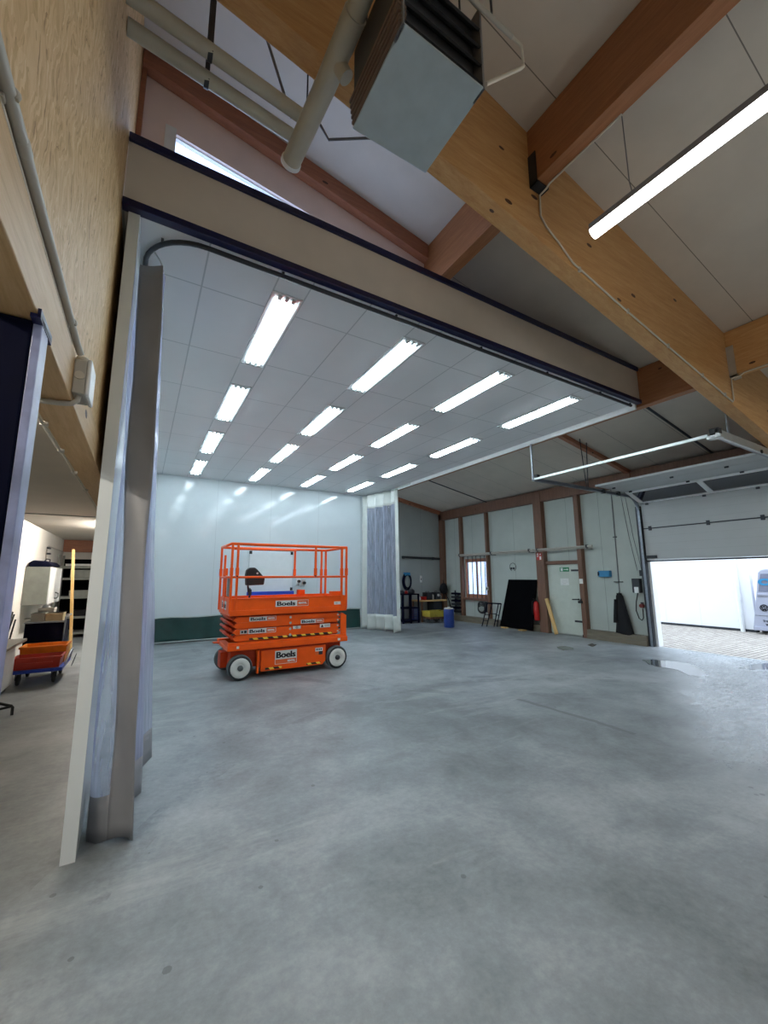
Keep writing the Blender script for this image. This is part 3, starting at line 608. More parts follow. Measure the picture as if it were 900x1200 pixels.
def tarp(x0, x1, lab):
    t = thing('tarpaulin_strip', ((x0+x1)/2, 11.9, .03), lab, 'tarpaulin', 'green tarpaulin strips along the booth back wall')
    f = MB(); f.grid(lambda u, v: (x0+(x1-x0)*u, 11.945-.025*math.sin(u*(x1-x0)*9+v*2)*(.4+.6*v)-.03*(1-v)**2, .03+.60*v+.012*math.sin(u*(x1-x0)*5.0)), 60, 8); f.build('sheet', M['green'], t, solid=.008)
    f = MB(); f.tube([(x0+(x1-x0)*u/30, 11.905-.02*math.sin(u*(x1-x0)/30*9+2), .635+.012*math.sin(u/30*(x1-x0)*5)) for u in range(31)], .016, 6); f.tube([(x0, 11.93, .05), (x0, 11.93, .63)], .016, 6); f.tube([(x0, 11.9, .04), (x1, 11.9, .04)], .012, 6); f.build('hem', M['greenedge'], t)
tarp(.36, 6.16, 'dark green tarpaulin strip along the foot of the booth back wall behind the lift')

# ------------------------------------------------------------------ curtain rail and curtains
rp = [(-.165, 5.2, 4.31), (-.165, 3.75, 4.31)] + [(-.165+.44*(1-math.cos(a)), 3.71-.44*math.sin(a), 4.31) for a in [PI/2*k/10 for k in range(1, 11)]] + [(.275+6.25*k/12, 3.27, 4.31) for k in range(1, 13)]
t = thing('curtain_rail', (3.0, 3.3, 4.26), 'dark curved curtain rail hung under the blue edge of the fascia', 'curtain rail')
f = MB(); f.tube(rp, .020, 8); f.build('rail', M['darksteel'], t)
f = MB()
for (x, y) in ((-.165, 4.2), (-.05, 3.40), (.9, 3.27), (2.1, 3.27), (3.3, 3.27), (4.5, 3.27), (5.7, 3.27), (6.5, 3.27)): f.box((x-.01, y-.01, 4.32), (x+.01, y+.01, 4.35))
f.build('bracket', M['darksteel'], t)
def lerp(a, b, k): return a+(b-a)*k
def curtain(name, lab, top, bot, ztop, zbot, z1, z2, stripr, film1, seed, greymat, wob=.012, gap=0.0):
    """gathered pvc curtain: a folded path (top and bottom plan), opaque head and foot bands, opaque hem strips, clear film between"""
    rnd = random.Random(seed); n = len(top)-1; per = 8; nu = n*per; nv = 46
    def pth(P, u):
        k = min(int(u), n-1); f = u-k; a, b = Vector(P[k]), Vector(P[k+1]); return a.lerp(b, f)
    ph = [rnd.random()*6 for _ in range(6)]
    def pt(i, j):
        u = i/per; v = j/nv; p = pth(bot, u).lerp(pth(top, u), v**.9)
        w = wob*(math.sin(v*9+ph[0]+u*2.1)+.6*math.sin(v*21+ph[1]+u*3.7))
        zz = lerp(zbot, ztop, v)+ (1-v)**6*.03*math.sin(u*2.3+ph[2])
        return Vector((p.x+w*.6, p.y+w, zz))
    zz = [lerp(zbot, ztop, j/nv) for j in range(nv+1)]
    t = thing(name, (sum(p[0] for p in bot)/len(bot), sum(p[1] for p in bot)/len(bot), zbot), lab, 'curtain')
    sets = {'clear_film': MB(), 'head_band': MB(), 'foot_band': MB(), 'hem_strip': MB()}
    for i in range(nu):
        for j in range(nv):
            u = (i+.5)/per; zc = (zz[j]+zz[j+1])/2
            k = 'hem_strip' if any(a <= u <= b for a, b in stripr) else ('head_band' if zc > z2 else ('foot_band' if zc < z1 else 'clear_film'))
            sets[k].add([pt(i, j), pt(i+1, j), pt(i+1, j+1), pt(i, j+1)], [(0, 1, 2, 3)], 0, True)
    for k, f in sets.items():
        if f.v:
            o = f.build(k, M[film1] if k == 'clear_film' else M[greymat], t)
            import bmesh
            bm = bmesh.new(); bm.from_mesh(o.data); bmesh.ops.remove_doubles(bm, verts=bm.verts, dist=1e-5); bm.to_mesh(o.data); bm.free()
            if k != 'clear_film':
                md = o.modifiers.new('thickness', 'SOLIDIFY'); md.thickness = .003
    return t, pt, n*per, nv
top = [(-.16, 3.66), (-.19, 3.47), (-.192, 3.36), (-.02, 3.31), (-.01, 3.42), (-.04, 3.60), (.00, 3.95), (-.05, 4.25), (.0, 4.6)]
bot = [(-.19, 3.62), (-.17, 3.43), (-.05, 3.32), (.068, 3.215), (.05, 3.42), (.02, 3.62), (.12, 3.90), (.06, 4.15), (.21, 4.48)]
t, pt, nu, nv = curtain('pvc_curtain', 'grey edged clear curtain gathered beside the tall panel post at the booth mouth', top, bot, 4.04, .02, .30, 4.1, ((2.0, 3.0),), 'film2', 3, 'grey')
f = MB(); f.tube([(-.04, 3.36, 4.03), (-.04, 3.37, 4.10), (-.06, 3.40, 4.16), (-.10, 3.50, 4.285)], .006, 6); f.tube([(-.0, 3.9, 4.03), (-.15, 3.95, 4.285)], .006, 6); f.build('hanging_chain', M['alu'], t)
f = MB()
for (x, y, z) in ((-.035, 3.335, 4.0), (-.15, 3.40, 4.0)): f.lathe([(.012, -.003), (.012, .0)], (x, y-.008, z), 'y', 12)
f.build('eyelet', M['alu'], t)
pts = []
K = 9
for k in range(K+1):
    x = lerp(6.22, 6.66, k/K); y = lerp(11.93, 10.30, k/K); off = .13*(1 if k % 2 else -1)*(0 if k in (0, K) else 1)
    pts.append((x+off*.95, y+off*.25))
ptt = [(lerp(6.22, 6.60, k/K)+.09*(1 if k % 2 else -1)*(0 if k in (0, K) else 1), lerp(11.93, 10.30, k/K)) for k in range(K+1)]
t, pt2, nu2, nv2 = curtain('pvc_curtain', 'pale clear curtain gathered at the far open corner of the booth by the workshop', ptt, pts, 4.30, .03, .50, 3.85, ((0, 1.6), (8.45, 9.0)), 'film3', 11, 'greylight', .02)
struct('trim_rail', box((6.585, 9.6, 4.30), (6.625, 12.0, 4.34)), M['alu'], 'pale curtain track along the open side of the booth', 'rail')

# ------------------------------------------------------------------ sectional door (y 2.2 .. 5.25), half raised
D0, D1 = 2.25, 5.22
t = thing('door_1', (10.35, 3.75, 1.99), 'white sectional door raised overhead on its tracks', 'sectional door', kind='structure')
path = [(10.41, 1.99), (10.41, 2.745), (10.39, 3.36), (9.72, 3.60), (9.05, 3.61), (8.55, 3.61)]
for k in range(5):
    (xa, za), (xb, zb_) = path[k], path[k+1]
    d = Vector((xb-xa, 0, zb_-za)); L = d.length; d.normalize(); nrm = Vector((-d.z, 0, d.x))   # nrm: room side / underside
    def q(s, w): return Vector((xa, 0, za))+d*s+nrm*w
    nm = 'door_section'
    if k == 2:
        f = MB(); W = .10
        segs = [(D0, D0+.10), (3.70, 3.80), (D1-.10, D1)]
        for a, b in segs:
            p = [q(.01, -.02), q(L-.01, -.02), q(L-.01, .02), q(.01, .02)]; f.prism([(v.x, a, v.z) for v in p], (0, b-a, 0))
        for a, b in ((.01, W), (L-W, L-.01)):
            p = [q(a, -.02), q(b, -.02), q(b, .02), q(a, .02)]; f.prism([(v.x, D0, v.z) for v in p], (0, D1-D0, 0))
        o = f.build(nm, M['white'], t)
        for a, b in ((D0+.10, 3.70), (3.80, D1-.10)):
            p = [q(W, -.006), q(L-W, -.006), q(L-W, .006), q(W, .006)]; MB().prism([(v.x, a, v.z) for v in p], (0, b-a, 0)).build('door_pane', M['frost'], o)
    else:
        p = [q(.006, -.02), q(L-.006, -.02), q(L-.006, .02), q(.006, .02)]
        o = MB().prism([(v.x, D0, v.z) for v in p], (0, D1-D0, 0)).build(nm, M['sheetdoor'], t)
    if k > 0:
        f = MB()
        f.tube([(xa-.03, D0, za), (xa-.03, D1, za)], .012, 6)
        for yy in (D0+.12, 3.0, 3.9, D1-.15):
            f.box((xa-.045, yy-.03, za-.05), (xa-.02, yy+.03, za+.05))
        f.build('hinge_line', M['darksteel'], t)
MB().box((10.39, D0, 1.955), (10.43, D1, 1.99)).build('bottom_seal', M['black'], t)
f = MB(); f.box((10.34, 4.98, 2.03), (10.39, 5.22, 2.10)); f.tube([(10.33, 5.15, 2.07), (10.33, 5.0, 2.05)], .02, 8); f.build('bottom_bracket', M['darksteel'], t, .005)
def door_track(y, lab, hang):
    t = thing('door_track', (10.3, y, 0), lab, 'door track')
    arc = [(10.33, 0), (10.33, 3.08)]+[(9.97+.36*math.cos(a), 3.10+.42*math.sin(a)) for a in [PI/2*k/8 for k in range(1, 9)]]+[(6.56, 3.53)]
    f = MB()
    for k in range(len(arc)-1):
        (xa, za), (xb, zb_) = arc[k], arc[k+1]; d = Vector((xb-xa, 0, zb_-za)).normalized(); nn = Vector((-d.z, 0, d.x))
        for w, ww, yo in ((-.03, .006, 0), (.03, .006, 0)):
            a = Vector((xa, y, za))+nn*w; b = Vector((xb, y, zb_))+nn*w; f.bar(a, b, .05, .006, up=nn)
        a = Vector((xa, y, za)); b = Vector((xb, y, zb_)); s = .025 if hang > 0 else -.025
        f.bar(a+Vector((0, s, 0)), b+Vector((0, s, 0)), .006, .06, up=nn)
    f.build('rail', M['track'], t)
    f = MB(); f.box((10.34, y-.03, 0), (10.43, y+.09 if hang > 0 else y+.03, 3.3)); f.build('upright', M['darksteel'], t, .004)
    f = MB()
    for yy in (.6, 1.3, 2.0, 2.7): f.box((10.33, y-.03, yy-.03), (10.40, y+.03, yy+.03))
    for (x, z) in ((8.9, 3.53), (9.5, 3.53)): f.box((x-.04, y-.035, z-.05), (x+.04, y+.035, z+.05))
    f.build('bracket', M['darksteel'], t)
    return t
t = door_track(5.255, 'curved steel door track beside the cable loop and control box', 1)
f = MB(); f.bar((6.57, 5.27, 3.53), (6.57, 5.27, 4.26), .03, .02); f.build('hanger', M['track'], t)
for dx in (-.14, .10):
    f = MB(); f.bar((8.35+dx*.2, 5.27, 3.55), (8.35+dx, 5.27, roofz(8.35+dx)), .025, .006); f.build('hanger', M['darksteel'], t)
t = door_track(2.27, 'pale steel door track hung under the big rafter', -1)
f = MB(); f.bar((6.95, 2.235, 3.53), (6.95, 2.235, 4.3), .06, .012); f.build('hanger', M['track'], t)
f = MB(); f.box((6.50, 2.20, 3.47), (8.4, 2.235, 3.58)); f.box((6.48, 2.17, 3.46), (6.60, 2.33, 3.50)); f.build('end_plate', M['alu'], t)
f = MB(); f.box((6.50, 2.19, 3.52), (6.60, 2.30, 3.60)); f.lathe([(.03, 2.17), (.03, 2.19)], (7.9, 0, 3.47), 'y', 12); f.build('buffer', M['black'], t, .006)
t = thing('track_crossbar', (6.57, 3.75, 3.51), 'bright galvanised bar tying the rear ends of the two door tracks', 'bar')
f = MB(); f.box((6.54, 2.335, 3.505), (6.58, 5.222, 3.545)); f.build('bar', M['alu'], t); f = MB(); f.box((6.52, 5.13, 3.545), (6.60, 5.20, 3.60)); f.build('rope_sheave', M['black'], t)
# white outer reveal of the door opening
struct('trim_reveal', box((10.43, 5.17, 0), (10.62, 5.30, 3.42)), M['white'], 'white outer jamb at the side of the sectional door', 'jamb')
struct('trim_threshold', box((10.44, 2.2, -.012), (10.50, 5.30, .004)), M['alu'], 'thin steel threshold strip under the sectional door', 'threshold')

# ------------------------------------------------------------------ things on the door wall
# exit door leaf
t = thing('door_2', (10.41, 7.5, .02), 'pale exit door with green sign and paper notice', 'door', kind='structure')
box((10.385, 6.97, .03), (10.43, 8.02, 1.95)).build('door_leaf', M['doorleaf'], t, .004)
f = MB(); f.lathe([(.025, 10.375), (.025, 10.385)], (0, 7.08, .99), 'x', 12); f.tube([(10.38, 7.08, .99), (10.33, 7.08, .99), (10.33, 7.24, .985)], .014, 8); f.build('door_handle', M['black'], t)
f = MB()
for z in (1.78, .40):
    f.bar((10.375, 6.97, z), (10.375, 7.24, z), .012, .05, up=(0, 0, 1)); f.tube([(10.37, 6.98, z-.06), (10.37, 6.98, z+.06)], .016, 8)
f.build('strap_hinge', M['darksteel'], t)
t = thing('exit_sign', (10.38, 7.46, 1.75), 'small green exit sign high on the pale door', 'sign')
f = MB(); f.box((10.372, 7.31, 1.75), (10.385, 7.60, 1.87), 0)
xx = 10.3712
for a, b, c, d in ((7.50, 7.57, 1.765, 1.855), (7.36, 7.47, 1.80, 1.82)): f.add([(xx, a, c), (xx, b, c), (xx, b, d), (xx, a, d)], [(0, 3, 2, 1)], 1)
f.add([(xx, 7.36, 1.775), (xx, 7.36, 1.845), (xx, 7.325, 1.81)], [(0, 1, 2)], 1); f.lathe([(.010, xx-.0005), (.010, xx)], (0, 7.535, 1.84), 'x', 10, 0)
f.build('sign_plate', [M['signgreen'], M['paper']], t)
t = thing('paper_notice', (10.38, 7.47, 1.37), 'white paper notice taped on the pale exit door', 'notice')
f = MB(); f.box((10.380, 7.34, 1.37), (10.385, 7.61, 1.56), 0)
for k, (a, b) in enumerate(((7.40, 7.55), (7.37, 7.58), (7.43, 7.52))): f.add([(10.3795, a, 1.50-.045*k), (10.3795, b, 1.50-.045*k), (10.3795, b, 1.508-.045*k), (10.3795, a, 1.508-.045*k)], [(0, 3, 2, 1)], 1)
f.build('sheet', [M['paper'], M['stickergrey']], t)
tag(box((10.272, 6.845, 1.42), (10.28, 6.945, 1.55)).build('paper_label', M['paper']), 'small white label on the post on the hinge side of the exit door', 'label')
t = thing('door_bar', (10.33, 6.93, 0), 'slim pale security bar with black catches standing along the door edge', 'bar')
MB().tube([(10.33, 6.91, .94), (10.34, 6.90, .90), (10.34, 6.90, .12), (10.36, 6.95, .05)], .014, 8).build('rod', M['alu'], t)
f = MB(); f.box((10.25, 6.90, .90), (10.29, 7.02, .96)); f.box((10.31, 6.89, .0), (10.36, 7.0, .07)); f.tube([(10.27, 6.96, .96), (10.27, 6.93, 1.02)], .02, 8); f.build('catch', M['black'], t)
# fire equipment
t = thing('fire_sign', (10.245, 8.17, 2.1), 'small red and white fire equipment sign on the thick post', 'sign')
f = MB(); f.box((10.236, 8.09, 2.10), (10.248, 8.26, 2.31), 0); x = 10.2352
for a, b, c, d in ((8.19, 8.25, 2.20, 2.30), (8.10, 8.16, 2.11, 2.21), (8.11, 8.15, 2.25, 2.29)): f.add([(x, a, c), (x, b, c), (x, b, d), (x, a, d)], [(0, 3, 2, 1)], 1)
f.add([(x-.0003, 8.20, 2.21), (x-.0003, 8.24, 2.21), (x-.0003, 8.22, 2.28)], [(0, 2, 1)], 0); f.build('sign_plate', [M['red'], M['paper']], t)
t = thing('fire_extinguisher', (10.33, 8.42, .30), 'red fire extinguisher hung in the gap beside the black board', 'fire extinguisher')
cx, cy = 10.20, 8.36
MB().lathe([(.06, .33), (.078, .36), (.078, .80), (.06, .86), (.025, .89)], (cx, cy, 0), 'z', 24).build('cylinder', M['red'], t)
f = MB(); f.lathe([(.03, .89), (.03, .93)], (cx, cy, 0), 'z', 12); f.bar((cx-.02, cy, .94), (cx-.12, cy, .97), .02); f.bar((cx-.02, cy, .92), (cx-.10, cy, .90), .02); f.tube([(cx, cy+.03, .91), (cx-.06, cy+.09, .88), (cx-.07, cy+.09, .60), (cx-.06, cy+.08, .48)], .012, 8); f.build('valve', M['black'], t)
MB().box((cx-.02, cy-.02, .80), (10.43, cy+.02, .84)).build('bracket', M['darksteel'], t)
# black board leaning on the wall, resting on two wood blocks
f = MB(); f.hexa([(10.08, 8.47, .035), (10.12, 8.47, .03), (10.19, 9.80, .03), (10.15, 9.80, .035), (10.37, 8.42, 1.52), (10.41, 8.42, 1.52), (10.41, 9.54, 1.52), (10.37, 9.54, 1.52)])
tag(f.build('black_board', M['blackboard'], bevel=.004), 'large matt black board leaning against the panel wall', 'board')
for yy, xx, lab in ((9.55, 10.10, 'small wood block under the window end of the black board'), (8.80, 10.05, 'small wood block under the extinguisher end of the black board')):
    f = MB(); f.prism([(xx-.09, yy-.09, 0), (xx+.07, yy-.11, 0), (xx+.08, yy+.08, 0), (xx-.07, yy+.10, 0)], (0, 0, .035)); tag(f.build('wood_block', M['board'], bevel=.006), lab, 'wood block', 'wood blocks under the black board')
# plank leaning at the exit door
f = MB(); f.bar((10.20, 7.72, .01), (10.25, 8.02, .98), .10, .045, up=(1, 0, 0)); tag(f.build('wood_plank', M['board'], bevel=.004), 'yellowish wood plank leaning between thick post and exit door', 'plank')
# dark tube rack by the black board
t = thing('tube_rack', (10.0, 10.0, 0), 'low dark blue tube rack leaning by the black board', 'rack')
legs = [((9.80, 10.25, 0), (10.12, 10.28, .74)), ((9.86, 10.10, 0), (10.16, 10.10, .74)), ((10.02, 9.93, 0), (10.20, 9.86, .74)), ((10.10, 9.88, 0), (10.24, 9.78, .74))]
for a, b in legs: MB().tube([a, b], .016, 8).build('upright', M['navy'], t)
f = MB()
for (a, b) in ((0, 1), (2, 3), (1, 2)):
    for k in ((.25, .5, .98) if (a, b) != (1, 2) else (.55, .98)):
        f.tube([Vector(legs[a][0]).lerp(Vector(legs[a][1]), k), Vector(legs[b][0]).lerp(Vector(legs[b][1]), k)], .012, 8)
f.tube([Vector(legs[0][1]), Vector(legs[3][1])], .016, 8); f.build('crossbar', M['navy'], t)
# wire loop with socket on the wall
t = thing('wall_socket', (10.41, 9.37, 1.88), 'wall socket inside a loop of cable above the black board', 'socket')
f = MB(); f.box((10.40, 9.40, 1.84), (10.43, 9.46, 1.91)); f.box((10.40, 9.30, 1.84), (10.43, 9.36, 1.91)); f.build('socket_box', M['darksteel'], t, .004)
MB().tube([(10.42, 9.37+.13*math.cos(a), 1.92+.13*math.sin(a)) for a in [2*PI*k/24-1.2 for k in range(22)]], .008, 6).build('cable_loop', M['black'], t)
t = thing('wall_switch', (10.25, 8.9, 1.6), 'small grey switch box on the post beside the barred window', 'switch')
MB().box((10.26, 10.37, 1.15), (10.30, 10.45, 1.27)).build('switch_box', M['stickergrey'], t, .004); MB().lathe([(.02, 10.245), (.02, 10.262)], (0, 10.40, 1.21), 'x', 10).build('switch_knob', M['black'], t)
# long horizontal pipes along the wall
for (ya, yb, lab) in ((8.35, 11.85, 'long pale pipe on clips along the wall above barred window and black board'), (6.45, 8.30, 'short pale pipe on clips above the exit door')):
    t = thing('wall_pipe', (10.22, (ya+yb)/2, 2.4), lab, 'pipe', 'pale pipes along the door wall')
    f = MB(); f.tube([(10.20, ya, 2.41), (10.20, yb, 2.41)], .028, 10); f.tube([(10.24, ya, 2.365), (10.24, yb, 2.365)], .014, 8); f.build('pipe_run', M['conduit'], t)
    f = MB(); k = ya+.15
    while k < yb: f.box((10.19, k-.015, 2.34), (10.43, k+.015, 2.36)); f.box((10.165, k-.02, 2.37), (10.23, k+.02, 2.45)); k += 1.6
    f.build('pipe_clip', M['darksteel'], t)
f = MB(); f.tube([(8.45, 12.93, 2.36), (10.24, 12.93, 2.32)], .04, 8); f.box((8.5, 12.93, 2.30), (8.56, 13.02, 2.40)); f.box((9.9, 12.93, 2.28), (9.96, 13.02, 2.38)); tag(f.build('end_pipe', M['darksteel']), 'dark pipe along the dim end wall above the workbench', 'pipe')
# riser conduit, blue box, jacket, control box
t = thing('riser_conduit', (10.41, 5.95, 1.2), 'thin grey conduit climbing the wall panel above the hanging jacket', 'conduit')
MB().tube([(10.41, 5.96, 1.15), (10.41, 5.945, 2.4), (10.41, 5.935, 3.85)], .012, 8).build('pipe_run', M['lampgrey'], t)
f = MB(); f.box((10.39, 5.85, 1.465), (10.428, 6.07, 1.485)); f.box((10.39, 5.90, 2.60), (10.428, 5.99, 2.62)); f.build('pipe_clip', M['darksteel'], t)
t = thing('blue_wall_box', (10.38, 6.27, 1.6), 'blue plastic box screwed to the wall panel above the sill timber', 'box')
MB().box((10.31, 6.12, 1.60), (10.43, 6.42, 1.76)).build('box_body', M['bluebox'], t, .012); f = MB(); f.box((10.305, 6.39, 1.63), (10.315, 6.43, 1.73)); f.build('latch', M['navy'], t)
t = thing('jacket', (10.35, 5.88, .23), 'black jacket hanging on a hook from the riser conduit', 'jacket')
def jk(u, v):
    a = 2*PI*u; z = lerp(.24, 1.20, v); w = lerp(.215, .075, v**.8); d = lerp(.085, .05, v); c = lerp(5.86, 5.915, v)
    r = 1+.10*math.sin(5*a+v*3)*(1-v*.5); zz = z+.035*math.sin(3*a)*(1-v)
    if v > .93: w *= .75
    return (10.31+d*math.cos(a)*r, c+w*math.sin(a)*r, zz)
f = MB(); f.grid(jk, 36, 26); f.add([jk(k/36, 1) for k in range(36)], [tuple(range(36))]); f.add([jk(k/36, 0) for k in range(36)], [tuple(range(36))[::-1]]); f.build('cloth', M['blackcloth'], t)
f = MB(); f.grid(lambda u, v: (10.24+.045*math.cos(2*PI*u), lerp(6.03, 5.97, v)+.05*math.sin(2*PI*u)*lerp(1.0, .8, v), lerp(.48, 1.05, v)), 16, 10); f.build('sleeve', M['blackcloth'], t)
MB().tube([(10.385, 5.945, 1.13), (10.33, 5.93, 1.22), (10.32, 5.92, 1.19)], .008, 6).build('hook', M['darksteel'], t)
t = thing('door_control_box', (10.38, 5.46, 1.2), 'grey door control box with a cable loop beside the door track', 'control box')
f = MB(); f.box((10.30, 5.40, 1.22), (10.43, 5.58, 1.56)); f.build('box_body', M['darksteel'], t, .01)
MB().box((10.29, 5.43, 1.22), (10.31, 5.53, 1.36)).build('push_buttons', M['white'], t, .006)
f = MB(); f.tube([(10.32, 5.47, 1.22), (10.33, 5.53, 1.0), (10.33, 5.55, .80), (10.33, 5.50, .62), (10.33, 5.44, .58), (10.33, 5.40, .64), (10.33, 5.395, .78), (10.33, 5.395, .855)], .012, 8); f.build('cable_loop', M['black'], t)
f = MB(); f.box((10.36, 5.36, 1.62), (10.43, 5.41, 1.76)); f.build('limit_switch', M['darksteel'], t, .005)
t = thing('red_socket', (10.38, 5.34, .86), 'red plug and socket below the door control box', 'socket')
f = MB(); f.lathe([(.045, 10.28), (.05, 10.33), (.045, 10.36)], (0, 5.405, .92), 'x', 14); f.build('plug', M['darkred'], t); f = MB(); f.box((10.33, 5.375, .87), (10.36, 5.435, 1.0)); f.build('socket_plate', M['darksteel'], t)
for k, (yy, lab) in enumerate(((5.72, 'thin dark cord slanting down the wall panel, the one nearer the jacket'), (5.62, 'thin dark cord slanting down the wall panel, the one nearer the door track'))):
    tag(MB().tube([(10.42, yy+.0, 3.86), (10.42, yy-.12, 2.6), (10.42, yy-.24, 1.75)], .005, 6).build('pull_cord', M['lampgrey']), lab, 'cord', 'slanting cords by the sectional door')
# hose bundle and stacked strips under / beside the window
t = thing('hose_bundle', (10.36, 10.8, .40), 'coil of black hose hung on the wall below the barred window', 'hose')
f = MB()
for k in range(4): f.tube([(10.36-.01*k, 10.80+.20*math.cos(a)*(1-.07*k), .58+.045*k*(1 if math.sin(a) > 0 else .3)-.10+.13*math.sin(a)) for a in [2*PI*i/24 for i in range(24)]], .018, 6, closed=True)
f.build('hose', M['black'], t); f = MB(); f.box((10.34, 10.60, .40), (10.43, 10.66, .74)); f.build('hanger', M['darksteel'], t)
t = thing('wall_rack', (10.3, 12.1, .3), 'dark wall rack of stacked strips between the corner post and the barred window', 'rack')
f = MB(); f.box((10.40, 11.86, .28), (10.43, 11.90, 1.10)); f.box((10.40, 12.24, .28), (10.43, 12.28, 1.10)); f.build('upright', M['darksteel'], t)
for k in range(6): MB().box((10.24, 11.86, .30+.13*k), (10.42, 12.30, .37+.13*k)).build('strip_tray', M['navy'] if k % 2 else M['darksteel'], t, .004)

# ------------------------------------------------------------------ dim corner: workbench, rack, drum, crate, hose
t = thing('workbench', (9.5, 12.6, 0), 'workbench with pale top against the dim end wall', 'workbench')
MB().box((8.82, 12.25, .72), (9.98, 12.95, .77)).build('bench_top', M['board'], t, .004)
for x in (8.88, 9.92):
    for y in (12.32, 12.88): MB().bar((x, y, 0), (x, y, .72), .06).build('leg', M['post'], t)
f = MB(); f.box((9.50, 12.40, .02), (9.88, 12.84, .70)); f.build('drawer_cabinet', M['darksteel'], t, .006); MB().box((8.9, 12.85, .15), (9.86, 12.88, .7)).build('back_panel', M['shelfgrey'], t)
def on_bench(x0, x1, h, mat, name, lab, cat, knob=None):
    t = thing(name, ((x0+x1)/2, 12.6, .77), lab, cat)
    MB().box((x0, 12.45, .77), (x1, 12.75, .77+h)).build('body', M[mat], t, .015)
    f = MB(); f.tube([(x0+.04, 12.6, .77+h), (x0+.04, 12.6, .80+h), (x1-.04, 12.6, .80+h), (x1-.04, 12.6, .77+h)], .01, 6); f.build('handle', M['darksteel'], t)
    if knob: MB().lathe([(.05, 12.42), (.05, 12.45)], ((x0+x1)/2, 0, .77+h*.6), 'y', 14).build('dial', M[knob], t)
on_bench(9.22, 9.47, .27, 'black', 'tool_case', 'black tool case in the middle of the workbench', 'tool case')
on_bench(9.64, 9.84, .27, 'black', 'bench_radio', 'black radio with a pale dial towards the corner end of the workbench', 'radio', 'stickergrey')
on_bench(9.08, 9.20, .12, 'red', 'small_case', 'small red case beside the black tool case', 'case')
for x, r, h, lab, m in ((8.93, .06, .12, 'small white tub on the workbench by the tall blue rack', 'white'), (9.56, .04, .18, 'small pale bottle between the tool case and the radio', 'stickergrey'), (9.92, .05, .14, 'small green grey can at the corner end of the workbench', 'shelfgrey')):
    t = thing('tub', (x, 12.55, .77), lab, 'tub'); MB().lathe([(r*.9, .77), (r, .79), (r, .77+h*.8), (r*.6, .77+h*.95)], (x, 12.55, 0), 'z', 16).build('body', M[m], t); MB().lathe([(r*.62, .77+h*.95), (r*.62, .77+h)], (x, 12.55, 0), 'z', 16).build('lid', M['sticker'], t)
t = thing('bottle_rack', (8.35, 12.5, 0), 'tall dark blue steel rack half behind the far curtain', 'rack')
for x in (8.02, 8.35, 8.68):
    for y in (12.25, 12.80): MB().bar((x, y, 0), (x, y, 1.02), .05).build('upright', M['navy'], t)
f = MB()
for z in (.08, .52, 1.0): f.box((8.0, 12.23, z-.02), (8.70, 12.82, z+.02))
f.build('shelf', M['navy'], t)
f = MB()
for k in range(7): f.tube([(8.38+.05*k, 12.24, .1), (8.38+.05*k, 12.24, .5)], .006, 6)
for k in range(5): f.tube([(8.36, 12.24, .15+.08*k), (8.68, 12.24, .15+.08*k)], .006, 6)
f.build('wire_grid', M['drum'], t)
for x, r, h, m, lab in ((8.13, .10, .12, 'darksteel', 'dark lump of gear on top of the tall blue rack'), (8.32, .06, .10, 'red', 'small red pot on top of the tall blue rack'), (8.55, .12, .16, 'darksteel', 'dark canister on top of the tall blue rack by the workbench')):
    t = thing('pot', (x, 12.5, 1.02), lab, 'pot'); MB().lathe([(r*.8, 1.02), (r, 1.05), (r, 1.02+h*.7), (r*.5, 1.02+h)], (x, 12.5, 0), 'z', 14).build('body', M[m], t); MB().tube([(x-r*.5, 12.5, 1.02+h*.9), (x, 12.5, 1.04+h*1.25), (x+r*.5, 12.5, 1.02+h*.9)], .008, 6).build('handle', M['darksteel'], t)
t = thing('hose_coil', (8.67, 12.97, 1.1), 'blue grey hose coiled on a hook on the end wall', 'hose')
f = MB()
for k in range(5): f.tube([(8.67+(.20-.015*k)*math.cos(a), 12.96-.012*k, 1.45+(.32-.02*k+.02*(k % 2))*math.sin(a)) for a in [2*PI*i/28 for i in range(28)]], .018, 6, closed=True)
f.build('hose', M['navy'], t); f = MB(); f.box((8.55, 12.90, 1.66), (8.79, 13.02, 1.78)); f.build('hook_plate', M['bluebox'], t, .01)
t = thing('light_switch', (9.35, 13.0, 1.4), 'white switch plate on the end wall above the workbench', 'switch'); MB().box((9.31, 12.99, 1.40), (9.39, 13.02, 1.66)).build('plate', M['sticker'], t, .004); MB().box((9.335, 12.98, 1.50), (9.365, 12.99, 1.55)).build('rocker', M['black'], t)
t = thing('yellow_crate', (9.15, 12.1, .19), 'yellow plastic crate on a dolly in front of the workbench', 'crate')
f = MB(); x0, x1, y0, y1, z0, z1 = 8.80, 9.55, 11.72, 12.20, .22, .42
f.box((x0, y0, z0), (x1, y1, z0+.02)); f.box((x0, y0, z0), (x1, y0+.02, z1)); f.box((x0, y1-.02, z0), (x1, y1, z1)); f.box((x0, y0, z0), (x0+.02, y1, z1)); f.box((x1-.02, y0, z0), (x1, y1, z1)); f.build('tub', M['yellowcrate'], t, .006)
f = MB(); f.box((x0-.02, y0-.02, z1-.03), (x1+.02, y0+.01, z1)); f.box((x0-.02, y1-.01, z1-.03), (x1+.02, y1+.02, z1)); f.box((x0-.02, y0, z1-.03), (x0+.01, y1, z1)); f.box((x1-.01, y0, z1-.03), (x1+.02, y1, z1)); f.build('rim', M['yellowcrate'], t)
t = thing('dolly', (9.15, 12.07, 0), 'small wheeled dolly under the yellow crate', 'dolly')
f = MB(); f.box((8.85, 11.76, .15), (9.50, 12.18, .216)); f.build('board', M['post'], t)
